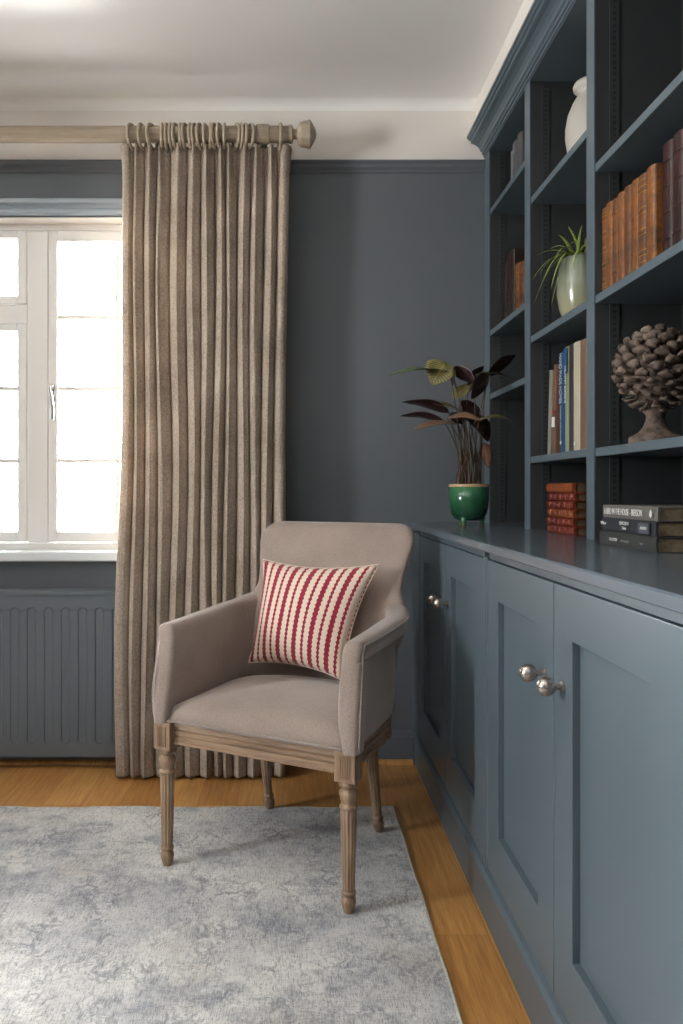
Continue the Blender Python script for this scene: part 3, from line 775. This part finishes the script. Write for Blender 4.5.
def leaf_obj(parent, mats, args, kw, name='leaf'):
    vs, fs, uv = blade(*args, **kw)
    mb = MB(); mb.add(vs, fs, 0, uv)
    o = mb.build(name, [M[mats[0]], M[mats[1]]], parent, smooth=True)
    b = o.modifiers.new('thickness', 'SOLIDIFY'); b.thickness = .0009; b.offset = -1; b.material_offset = 1; b.material_offset_rim = 1
    return o

# ------------------------------------------------------------------ calathea in green pot
pc = Vector((.597, 2.50, WT))
cal = thing('potted_plant', tuple(pc), 'tall leafy plant with purple undersides in a green footed pot on the worktop', 'plant')
pot = MB().lathe([(.02, .022), (.036, .021), (.048, .027), (.058, .042), (.064, .062), (.0665, .09), (.067, .1345)], (0, 0, 0), 48).build('pot', M['green_glaze'], cal, smooth=True)
MB().lathe([(.0671, .1335), (.0675, .139), (.0665, .143), (.062, .144), (.059, .140), (.058, .11), (.0575, .105)], (0, 0, 0), 48, cap=False).build('pot_rim', M['rim_glaze'], pot, smooth=True)
for k in range(3):
    a = 2*PI*k/3-2.2
    MB().lathe([(.006, 0), (.0075, .002), (.009, .02), (.012, .032)], (.043*math.cos(a), .043*math.sin(a), 0), 14).build('pot_foot', M['foot_glaze'], pot, smooth=True)
mb = MB(); mb.lathe([(.0575, .10), (.0575, .134), (.03, .139), (.004, .140)], (0, 0, 0), 32)
mb.build('soil', M['soil'], cal, smooth=True)
def L(px, py, dY=0): return P(px, py, 2.5+dY)-pc
UPV = (0, -.25, 1); FC = (0, -1, .2)
calv = [  # base, tip, width, up, mats, kw
 (L(450, 372), L(389, 372, -.05), .075, (.05, -.22, 1), ('leaf_green', 'leaf_purple'), dict(droop=.010, tipdroop=.012, fold=.1)),
 (L(446, 362, .0), L(432, 385, -.02), .085, (-.1, -1, .35), ('leaf_olive', 'leaf_purple'), dict(droop=.012, fold=.12)),
 (L(452, 370, .02), L(476, 381, -.04), .050, (.1, .75, .7), ('leaf_green', 'leaf_purple'), dict(droop=.006)),
 (L(474, 376), L(522, 384, .02), .045, (0, -.3, 1), ('leaf_green', 'leaf_purple'), dict(droop=.022, tipdroop=.01)),
 (L(488, 373), L(516, 355, .05), .050, (-.3, .75, .7), ('leaf_green', 'leaf_purple'), dict(droop=-.004)),
 (L(489, 374, -.02), L(471, 399, -.06), .050, (-.2, .9, .5), ('leaf_green', 'leaf_purple'), dict(droop=.004)),
 (L(454, 399), L(472, 383, .03), .040, (0, -.6, .8), ('leaf_olive', 'leaf_purple'), dict(droop=.004)),
 (L(449, 413), L(402, 401, -.05), .050, (.1, .35, 1), ('leaf_green', 'leaf_purple'), dict(droop=.010, tipdroop=.004)),
 (L(461, 411, .02), L(434, 404, -.03), .045, (0, -.5, .85), ('leaf_olive', 'leaf_purple'), dict(droop=.005)),
 (L(443, 420), L(400, 416, .03), .040, (0, .4, 1), ('leaf_green', 'leaf_purple'), dict(droop=.008)),
 (L(458, 424, -.03), L(413, 428, -.09), .045, (0, -.35, 1), ('leaf_tan', 'leaf_purple'), dict(droop=.008, tipdroop=.006)),
 (L(447, 418, -.03), L(482, 421, -.08), .060, (0, -.4, 1), ('leaf_tan', 'leaf_brown'), dict(droop=.010)),
 (L(474, 422, -.02), L(523, 428, -.04), .045, (0, -.25, 1), ('leaf_olive', 'leaf_purple'), dict(droop=.026, tipdroop=.006)),
 (L(482, 415, 0), L(488, 442, -.03), .050, (-.3, .8, .2), ('leaf_green', 'leaf_purple'), dict(droop=.004)),
 (L(484, 443, 0), L(489, 468, -.03), .040, (-.6, -.8, .1), ('leaf_brown', 'leaf_brown'), dict(droop=.006, curl=.5)),
 (L(462, 400, .04), L(478, 430, .02), .060, (.2, -.8, .5), ('leaf_purple', 'leaf_purple'), dict(droop=.008)),
 (L(468, 390, .03), L(484, 366, .06), .05, (-.4, .6, .5), ('leaf_green', 'leaf_purple'), dict(droop=.004)),
 (L(462, 424, .0), L(452, 412, .05), .05, (.1, -.8, .5), ('leaf_purple', 'leaf_purple'), dict(droop=.004)),
]
rs = random.Random(5)
for k, (b, tp, w, up, mats, kw) in enumerate(calv):
    leaf_obj(cal, mats, (b, tp, w*1.25, up), kw)
    a = rs.uniform(0, 2*PI); r0 = rs.uniform(.008, .046)
    s0 = Vector((r0*math.cos(a), r0*math.sin(a)*.8, .13)); mid = s0.lerp(b, .5)+Vector(((s0.x-b.x)*.38, 0, .012))
    pts = [s0*(1-t)**2+mid*2*t*(1-t)+b*t*t for t in [i/12 for i in range(13)]]
    MB().tube(pts, lambda t: .0028-.0012*t, 7).build('stem', M['stem'], cal, smooth=True)
for k in range(16):     # bare stems and sheaths crowding the pot
    a = rs.uniform(0, 2*PI); r0 = rs.uniform(.015, .050); hh = rs.uniform(.12, .21)
    s0 = Vector((r0*math.cos(a), r0*math.sin(a)*.8, .13)); e = s0+Vector((rs.uniform(-.02, .02)-s0.x*.25, rs.uniform(-.02, .01), hh))
    if k % 3 == 0: e.z = .13+hh*.7
    pts = [s0.lerp(e, t)+Vector((.006*math.sin(5*t+k), 0, 0)) for t in [i/8 for i in range(9)]]
    MB().tube(pts, lambda t: .0034-.0018*t, 7).build('stem', M['stem' if k % 2 else 'leaf_brown'], cal, smooth=True)

# ------------------------------------------------------------------ spider plant
sc_ = Vector((.822, 2.10, 1.535))
spd = thing('spider_plant', tuple(sc_), 'small arching spider plant in a sage glazed pot on the middle shelf', 'plant')
pot = MB().lathe([(.02, .001), (.044, 0), (.050, .004), (.060, .03), (.0675, .07), (.068, .10), (.064, .14), (.0585, .165), (.0585, .171), (.056, .173), (.053, .170), (.053, .15), (.05, .145)], (0, 0, 0), 48, cap=False).build('pot', M['sage_glaze'], spd, smooth=True)
MB().lathe([(.054, .13), (.054, .15), (.03, .155), (.003, .156)], (0, 0, 0), 28).build('soil', M['soil_dark'], spd, smooth=True)
ends = [((-.150, -.03, .105), .10), ((-.125, .03, .055), .14), ((-.105, -.05, .075), .13), ((-.135, -.04, .07), .15), ((-.12, 0, .13), .09), ((-.10, -.06, .15), .09), ((-.075, -.02, .235), .04), ((-.06, -.06, .245), .03),
        ((-.03, -.08, .24), .03), ((0, -.10, .235), .03), ((.04, -.09, .20), .05), ((.09, -.04, .16), .08), ((-.02, -.115, .14), .09), ((-.06, -.09, .12), .09),
        ((-.03, .02, .27), .02), ((-.07, .05, .22), .05), ((-.085, .0, .045), .14), ((.03, .05, .25), .03), ((.09, .05, .13), .08), ((-.13, -.01, .18), .06), ((-.05, -.05, .20), .06), ((.02, -.06, .25), .02)]
for k, (e, arch) in enumerate(ends):
    s0 = Vector((rs.uniform(-.02, .02), rs.uniform(-.02, .02), .152)); e = Vector(e)
    mid = (s0+e)/2+Vector((0, 0, arch)); w = rs.uniform(.004, .0065)
    vs, uv, fs = [], [], []
    N = 16
    for i in range(N+1):
        t = i/N; p = s0*(1-t)**2+mid*2*t*(1-t)+e*t*t
        tg = ((mid-s0)*(1-t)+(e-mid)*t).normalized(); sd = tg.cross(Vector((0, 0, 1)))
        if sd.length < .01: sd = Vector((1, 0, 0))
        sd.normalize(); ww = w*(1-t**2.5)*(.6+.4*min(1, t*5))+.0003; nr = sd.cross(tg)
        for s in (-1, 0, 1): vs.append(tuple(p+sd*ww*s+nr*(.25*ww*abs(s)))); uv.append((t, (s+1)/2))
    fs = [(i*3+j, i*3+j+1, (i+1)*3+j+1, (i+1)*3+j) for i in range(N) for j in range(2)]
    mb = MB(); mb.add(vs, fs, 0, uv); mb.build('leaf', M['blade'], spd, smooth=True, solid=.0006)

# ------------------------------------------------------------------ pine cone ornament
pcx = thing('pine_cone_ornament', (.835, 1.70, 1.156), 'grey brown carved pine cone finial on a round pedestal in the near bay', 'ornament')
MB().lathe([(.02, .0), (.054, 0), (.057, .003), (.057, .016), (.054, .020), (.046, .023), (.036, .030), (.026, .042), (.021, .055), (.020, .066), (.023, .074), (.026, .078), (.02, .083), (.005, .085)], (0, 0, 0), 40).build('pedestal', M['cone'], pcx, smooth=True, auto=.6)
mb = MB(); rc = random.Random(3); cz = .168; N = 130
mb.ball((0, 0, cz), .060, 20, sz=(1, 1, 1.35))
for i in range(N):
    u = (i+.5)/N; zc = -1+2*u; ang = i*2.39996
    rr = math.sqrt(max(0, 1-zc*zc)); nx = Vector((rr*math.cos(ang), rr*math.sin(ang), zc))
    R0 = .062; c = Vector((nx.x*R0, nx.y*R0, cz+nx.z*.082))
    out = Vector((nx.x, nx.y, nx.z*.75+.10)).normalized(); up_ = Vector((0, 0, 1))-out*out.z
    if up_.length < .05: up_ = Vector((1, 0, 0))
    up_.normalize(); sd = out.cross(up_)
    k = .62+.38*rr; k *= (.8 if zc < -.3 else 1.0)
    Ls = .030*k*rc.uniform(.85, 1.1); W = .0135*k
    rings = []
    for t, wf, hf, lift in ((-.2, .45, .5, 0), (.25, .6, .5, 0), (.55, .95, .62, .001), (.8, 1.15, .8, .003), (1.0, .95, .7, .006), (1.1, .45, .4, .007)):
        ring = []
        for q_ in range(10):
            a = 2*PI*q_/10; lump = 1+(.34*math.cos(3*a+i*1.3)+.12*math.cos(5*a+i))*max(0, t)+rc.uniform(-.12, .12)
            ring.append(tuple(c+out*(Ls*t)+sd*(W*wf*math.cos(a)*lump)+up_*(W*.72*hf*math.sin(a)*lump+lift)))
        rings.append(ring)
    mb.loft(rings)
mb.build('cone', M['cone'], pcx, smooth=True, auto=1.1)

# ------------------------------------------------------------------ rug
RXL, RXR, RY0, RY1 = -1.95, .333, -.65, 2.44
mb = MB(); nx_, ny_ = 60, 70; rr_ = random.Random(2)
def rgz(x, y): return .0085+.0006*math.sin(7*x+2*y)+.0005*math.sin(11*y)
def rxy(i, j):
    x = RXL+(RXR-RXL)*i/nx_; y = RY0+(RY1-RY0)*j/ny_
    if i in (0, nx_): x += .0012*math.sin(j*.9)
    if j in (0, ny_): y += .004*math.sin(i*.55)+.002*math.sin(i*1.7)
    return x, y
vs = []; 
for j in range(ny_+1):
    for i in range(nx_+1):
        x, y = rxy(i, j); vs.append((x, y, rgz(x, y)))
W_ = nx_+1; fs = [(j*W_+i, j*W_+i+1, (j+1)*W_+i+1, (j+1)*W_+i) for j in range(ny_) for i in range(nx_)]
border = [(i, 0) for i in range(nx_)]+[(nx_, j) for j in range(ny_)]+[(i, ny_) for i in range(nx_, 0, -1)]+[(0, j) for j in range(ny_, 0, -1)]
b0 = len(vs)
for i, j in border: x, y = rxy(i, j); vs.append((x, y, .0005))
nb = len(border)
for k in range(nb):
    i, j = border[k]; i2, j2 = border[(k+1) % nb]
    fs.append((j2*W_+i2, j*W_+i, b0+k, b0+(k+1) % nb))
fs.append(tuple(range(b0+nb-1, b0-1, -1)))
mb.add(vs, fs); 
rug = thing('rug', (0, 0, 0), 'large distressed pale grey and slate blue rug under the armchair', 'rug')
mb.build('pile', M['rug'], rug, smooth=True, auto=.7)
mb = MB(); mb.tube([(*rxy(i, j), .0055) for i, j in border], .0042, 8, closed=True)
mb.build('bound_edge', M['rug_edge'], rug, smooth=True)

# ------------------------------------------------------------------ armchair
ch = thing('armchair', (-.002, 2.146, .009), 'taupe upholstered armchair with fluted weathered oak legs on the rug', 'armchair', rot=(0, 0, math.atan2(-.44, .898)))
RT, RB = .412, .350      # rail top / bottom (minus rug)
RT -= .009; RB -= .009
HW, VF, VS = .272, .232, -.06
def dpath(hw=HW, vf=VF, b=.20, n=40, vs=VS):   # from front-left along the side, round the back, to front-right; local (x, y=-v)
    pts = [(-hw, -vf), (-hw, -(vf+vs)/2), (-hw, -vs)]
    for k in range(1, n):
        a = PI*k/n; pts.append((-hw*math.cos(a), -vs+b*math.sin(a)))
    pts += [(hw, -vs), (hw, -(vf+vs)/2), (hw, -vf)]
    return pts
# rail (rounded sides and back)
rp_ = [(0, RT), (.004, RT-.003), (.004, RT-.010), (0, RT-.012), (.002, RT-.019), (-.003, RT-.0225), (.002, RT-.026), (.002, RT-.035), (-.003, RT-.0385), (.002, RT-.042), (.0015, RB+.010), (.004, RB+.008), (.004, RB+.002), (0, RB), (-.026, RB), (-.026, RT)]
def sweep(path, prof, closed=False):
    rings = []; n = len(path)
    for i, (x, y) in enumerate(path):
        a = path[max(i-1, 0)]; b = path[min(i+1, n-1)]
        if closed: a = path[i-1]; b = path[(i+1) % n]
        tx, ty = b[0]-a[0], b[1]-a[1]; l = math.hypot(tx, ty); nx2, ny2 = -ty/l, tx/l
        rings.append([(x+nx2*o, y+ny2*o, z) for o, z in prof])
    return rings
mb = MB(); mb.loft(sweep(dpath(), rp_)); mb.build('seat_rail', M['oakrail'], ch)
mb = MB(); mb.loft(sweep([(HW-.02, -VF), (-HW+.02, -VF)], [(o, z) for o, z in rp_])); mb.build('seat_rail', M['oakrail'], ch)
# legs
def front_leg(x, y):
    mb = MB(); b = .0275
    o = MB(); o.box((x-b, y-b, RB-.014), (x+b, y+b, RT))
    blk = o.build('leg_block', M['oakleg'], None, bevel=.002)
    prof = [(.010, .0), (.0125, .001), (.0155, .012), (.0185, .026), (.0175, .035), (.0130, .039), (.0130, .042), (.0182, .045), (.0182, .051), (.0140, .054), (.0150, .057)]
    top = RB-.014
    prof += [(.0155+.0052*t, .056+(top-.075-.056)*t) for t in [k/14 for k in range(1, 15)]]
    prof += [(.018, top-.072), (.0225, top-.069), (.0225, top-.064), (.0185, top-.061), (.0175, top-.056), (.0215, top-.046), (.0235, top-.036), (.0225, top-.028), (.0165, top-.021), (.0165, top-.018), (.0245, top-.013), (.0255, top-.006), (.0225, top)]
    mb.lathe(prof, (x, y, 0), 96, flute=(12, .055, top-.0745, .12))
    leg = mb.build('leg', M['oakleg'], ch, smooth=True, auto=.9)
    blk.parent = leg
    # fluted inset tablets on the block's outer faces
    t = MB()
    for (ax, sg) in (('y', -1), ('x', 1 if x > 0 else -1)):
        for k in range(5):
            c = -.0125+k*.00625
            if ax == 'y': t.box((x+c-.002, y+sg*b-(.0022 if sg < 0 else 0), RB-.004), (x+c+.002, y+sg*b+(0 if sg < 0 else .0022), RT-.012))
            else: t.box((x+sg*b-(.0022 if sg < 0 else 0), y+c-.002, RB-.004), (x+sg*b+(0 if sg < 0 else .0022), y+c+.002, RT-.012))
    t.build('carved_reeding', M['oakleg'], leg, bevel=.0008)
front_leg(-.274, -.226); front_leg(.266, -.220)
def back_leg(sx):
    x, y = sx*.182, .165; fx, fy = sx*.189, .226
    prof = [(.009, .0), (.0125, .001), (.0155, .012), (.0180, .028), (.0160, .036), (.0120, .040), (.0175, .044), (.0175, .050), (.0135, .054)]
    top = RB+.02
    prof += [(.014+.007*t, .056+(top-.056)*t) for t in [k/12 for k in range(0, 13)]]
    mb = MB(); seg = 72; rings = []
    for r, z in prof:
        t = z/top; cx = fx+(x-fx)*t; cy = fy+(y-fy)*(1-(1-t)**1.6)
        ring = []
        for k in range(seg):
            a = 2*PI*k/seg; rr = r*(1-.12*(.5+.5*math.cos(12*a))) if z > .055 else r
            ring.append((cx+rr*math.cos(a), cy+rr*math.sin(a), z))
        rings.append(ring)
    mb.loft(rings); mb.build('leg', M['oakleg'], ch, smooth=True, auto=.9)
back_leg(-1); back_leg(1)
# seat cushion
def seat():
    ring = []
    P0 = dpath(.270, .238, .17, 30)
    front = [(.270-.540*k/16, -.238-.004*math.sin(PI*k/16)) for k in range(1, 16)]
    out = P0+front
    cx, cy = 0, -.02; mb = MB(); rings = []
    levels = [(1.0, 0), (1.006, .006), (1.002, .016), (.985, .029), (.95, .040), (.89, .050), (.8, .059), (.65, .067), (.45, .072), (.2, .075), (.01, .0755)]
    for s, h in levels: rings.append([(cx+(x-cx)*s, cy+(y-cy)*s, RT-.002+h) for x, y in out])
    mb.loft(rings); return mb
seat().build('seat', M['uph'], ch, smooth=True)
mb = MB(); mb.tube([(x, -.2445, RT+.004) for x in [-.265+.53*k/20 for k in range(21)]], .0035, 8); mb.build('front_piping', M['piping'], ch, smooth=True)
# backrest slab
def backrest():
    z0, z1 = RT, .938; rings = []; NZ = 46; NX = 30
    def hwid(z):
        zs_ = [(.40, .235), (.55, .248), (.63, .268), (.67, .272), (.70, .258), (.74, .246), (.78, .248), (.83, .258), (.88, .268), (.94, .270)]
        for (a, wa), (b, wb) in zip(zs_, zs_[1:]):
            if z <= b:
                t = max(0, (z-a)/(b-a)); t = t*t*(3-2*t); return wa+(wb-wa)*t
        return .262
    def vfront(z):
        zs_ = [(.40, .170), (.55, .178), (.70, .215), (.82, .262), (.94, .318)]
        for (a, wa), (b, wb) in zip(zs_, zs_[1:]):
            if z <= b: t = (z-a)/(b-a); return wa+(wb-wa)*t
        return zs_[-1][1]
    th = .055; cr = .062
    for i in range(NZ+1):
        t = i/NZ; z = z0+(z1-z0)*(1-(1-t)**1.35) if i else z0
        w = hwid(z)
        d = z1-z
        if d < cr: w -= cr-math.sqrt(max(0, cr*cr-(cr-d)**2))
        k = min(1, math.sqrt(max(0, 1-(1-min(1, d/.022))**2)))*.96+.04
        y = vfront(z); ring = []
        tt = th*k; yc = y+th/2
        nn = 44
        for q_ in range(nn):
            a = 2*PI*q_/nn; ca, sa = math.cos(a), math.sin(a)
            X = w*math.copysign(abs(ca)**.28, ca)
            Yv = tt/2*math.copysign(abs(sa)**.55, sa)
            X += 0; dish = -.022*(abs(X)/.26)**2.4
            puff = -.010*(1-(X/max(.01, w))**2)*(math.sin(PI*min(1, max(0, (z-z0)/(z1-z0)))))*(1 if sa < 0 else 0)
            ring.append((X+.011, yc+Yv+dish+puff, z))
        rings.append(ring)
    mb = MB(); mb.loft(rings); return mb
backrest().build('backrest', M['uph'], ch, smooth=True)
# arms
def arm(sx):
    # stations along y (front -> back), ring in (n outward, z)
    def htop(t): return .671+.008*t+.018*t*t+ .016*max(0, t-.8)/.2
    st = [0, .03, .075, .078, .2, .35, .5, .65, .8, .87, .94, 1.0]
    rings = []
    def itp(pts, z):
        for (a, ya), (b, yb) in zip(pts, pts[1:]):
            if z <= b:
                k = max(0, (z-a)/(b-a)); return ya+(yb-ya)*k
        return pts[-1][1]
    def yfront(z): return itp([(.39, -.243), (.44, -.248), (.49, -.247), (.54, -.237), (.59, -.228), (.63, -.221), (.68, -.219)], z)
    def back_in(t): return -.060*max(0, (t-.68)/.32)**1.8
    def uin(z, t):
        u = itp([(.39, .264), (.45, .252), (.53, .246), (.6, .249), (.66, .252)], z)
        return u-.006*min(1, t/.5)+back_in(t)
    def uout(z, t):
        u = itp([(.39, .300), (.45, .306), (.50, .307), (.56, .305), (.62, .304), (.66, .305)], z)
        return u+back_in(t)
    def ring_at(t):
        h = htop(t)
        low = t < .077
        wout = uout(.66, t)-uin(.66, t)+.008*min(1, t/.4)
        zl = h-.046
        def lo_(z): return uout(z, t)-uin(z, t) - (0 if low else .020+.012*min(1, t))
        prof = [(0, .40), (0, .46), (0, .52), (0, .58), (.000, h-.030), (.003, h-.014), (.010, h-.004), (.020, h), (wout-.014, h-.001), (wout-.004, h-.006), (wout, h-.015),
                (wout, h-.030), (wout-.001, zl), (wout-.004 if low else wout-.010, zl-.004), (lo_(.6), zl-.006), (lo_(.58), .58), (lo_(.52), .52), (lo_(.46), .46), (lo_(.40), .40)]
        ring = []
        for nn, z in prof:
            y0 = yfront(z); y1 = .245
            y = y0+(y1-y0)*t
            ring.append((sx*(uin(z, t)+nn), y, z))
        return ring
    base = ring_at(0)
    cen = [sum(p[k] for p in base)/len(base) for k in range(3)]
    for s, f in ((.55, .014), (.82, .010), (.95, .005)):
        mid = []
        for p in base:
            # shrink towards the vertical centre line only
            cxl = sx*(uin(p[2], 0)+uout(p[2], 0))/2
            zt = p[2] if p[2] < .62 else .62+(p[2]-.62)*s
            mid.append((cxl+(p[0]-cxl)*s, p[1]-f, zt))
        rings.append(mid)
    rings += [ring_at(t) for t in st]
    mb = MB(); mb.loft(rings)
    o = mb.build('armrest', M['uph'], ch, smooth=True, auto=.9)
    # piping along the outer front edge and under the arm pad
    pts = [(sx*(uout(z, .0)+.0005), yfront(z)-.001, z) for z in [RT+.002, .43, .46, .49, .52, .56, .60, .625, .642]]
    pts += [(sx*(uout(.66, t)+.0005+.008*min(1, t/.4)), -.219+(.245+.219)*t, htop(t)-.012) for t in [.02, .08, .2, .35, .5, .65, .74, .8, .87, .93]]
    MB().tube(pts, .0032, 8).build('piping', M['piping'], o, smooth=True)
    if sx > 0: pass
    return o
arm(-1); arm(1)
# outer side panel closing the rounded back below the arms
def outer_back():
    path = dpath(.266, .14, .110, 36, -.14)
    prof = [(0, RT), (-.001, .50), (-.002, .60), (-.002, .64), (-.009, .64), (-.009, .50), (-.009, RT)]
    mb = MB(); mb.loft(sweep([p for p in path], prof)); return mb
outer_back().build('outer_back', M['uph_dark'], ch, smooth=True, auto=.6)

# ------------------------------------------------------------------ cushion
rot = ch.rotation_euler.to_matrix().to_4x4(); Tc = Matrix.Translation(ch.location) @ rot
TL, TR, BL, BR = [Vector(p) for p in ((-.204, .205, .818), (.208, .172, .822), (-.203, .105, .500), (.130, .070, .491))]
cen = (TL+TR+BL+BR)/4
N = 34; vsF, uvF = [], []
nrm = ((TR-TL).cross(TL-BL)).normalized()
if nrm.y > 0: nrm = -nrm
def cpos(i, j, side):
    a = i/N*2-1; b = j/N*2-1
    # concave edges, pointed corners
    aa = a*(1-.12*(1-b*b)*abs(a)); bb_ = b*(1-.12*(1-a*a)*abs(b))
    u, w = (aa+1)/2, (bb_+1)/2
    p = BL*(1-u)*(1-w)+BR*u*(1-w)+TL*(1-u)*w+TR*u*w
    T = .062*((1-a**2)**.55)*((1-b**2)**.55)+.0015
    wr = .003*math.sin(6*a+3*b)*(1-a*a)*(1-b*b)
    return p+nrm*(T*side*(1.15 if side > 0 else .75)+wr)
mb = MB()
for side in (1, -1):
    vs = [tuple(cpos(i, j, side)-cen) for j in range(N+1) for i in range(N+1)]
    uv = [(i/N, j/N) for j in range(N+1) for i in range(N+1)]
    fs = [(j*(N+1)+i, j*(N+1)+i+1, (j+1)*(N+1)+i+1, (j+1)*(N+1)+i) for j in range(N) for i in range(N)]
    if side < 0: fs = [tuple(reversed(f)) for f in fs]
    mb.add(vs, fs, 0, uv)
def edge_pts():
    out = [(i, 0) for i in range(N)]+[(N, j) for j in range(N)]+[(i, N) for i in range(N, 0, -1)]+[(0, j) for j in range(N, 0, -1)]
    return [tuple((cpos(i, j, 1)+cpos(i, j, -1))/2-cen) for i, j in out]
cu = mb.build('cushion', M['cushion'], None, smooth=True, loc=tuple(Tc @ cen), weld=False)
cu.rotation_euler = ch.rotation_euler
tag(cu, 'square red and cream scallop striped cushion leaning in the armchair', 'cushion')
cu.modifiers.new('weld', 'WELD').merge_threshold = .0035
MB().tube(edge_pts(), .0018, 8, closed=True).build('seam', M['cushion'] if False else fabric('cushion_seam', '#c9b3a2', '#e3d0c0', 500), cu, smooth=True)

# ------------------------------------------------------------------ world + lights
w = bpy.data.worlds.new('overcast_sky_ground_fill'); S.world = w; w.use_nodes = True
nt = w.node_tree; bg = nt.nodes['Background']
tcn = nt.nodes.new('ShaderNodeTexCoord'); spn = nt.nodes.new('ShaderNodeSeparateXYZ'); rmp = nt.nodes.new('ShaderNodeValToRGB')
nt.links.new(tcn.outputs['Generated'], spn.inputs[0]); nt.links.new(spn.outputs[2], rmp.inputs[0])
rmp.color_ramp.elements[0].position = 0.0; rmp.color_ramp.elements[0].color = (1.6, 1.58, 1.52, 1)  # half below the horizon made brighter than the sky, added to light the ceiling
rmp.color_ramp.elements[1].position = .25; rmp.color_ramp.elements[1].color = (.97, .985, 1, 1)
nt.links.new(rmp.outputs[0], bg.inputs[0]); bg.inputs[1].default_value = 72.0
def portal(name, loc, rot, sx, sy):
    l = bpy.data.lights.new(name, 'AREA'); l.shape = 'RECTANGLE'; l.size = sx; l.size_y = sy; l.cycles.is_portal = True
    o = bpy.data.objects.new(name, l); COL.objects.link(o); o.location = loc; o.rotation_euler = rot
portal('window_portal', ((WX0+WX1)/2, 3.06, (WZ0+WZ1)/2), (-PI/2, 0, 0), WX1-WX0, WZ1-WZ0)
portal('window_portal', (XL-.18, (LW[0]+LW[1])/2, (LW[2]+LW[3])/2), (0, -PI/2, 0), LW[3]-LW[2], LW[1]-LW[0])

# ------------------------------------------------------------------ camera
cam = bpy.data.cameras.new('camera'); co = bpy.data.objects.new('camera', cam); COL.objects.link(co)
co.location = (0, 0, 1.05); co.rotation_euler = (PI/2, 0, 0)
cam.sensor_fit = 'VERTICAL'; cam.sensor_height = 36; cam.lens = 740*36/1024
cam.shift_x = (341.5-292)/1024; cam.shift_y = -(512-491)/1024
cam.clip_start = .02
S.camera = co
S.view_settings.view_transform = 'Standard'; S.view_settings.look = 'None'; S.view_settings.gamma = 1; S.view_settings.use_curve_mapping = False
S.view_settings.exposure = 0.0
S.cycles.max_bounces = 10; S.cycles.diffuse_bounces = 6; S.cycles.use_denoising = True
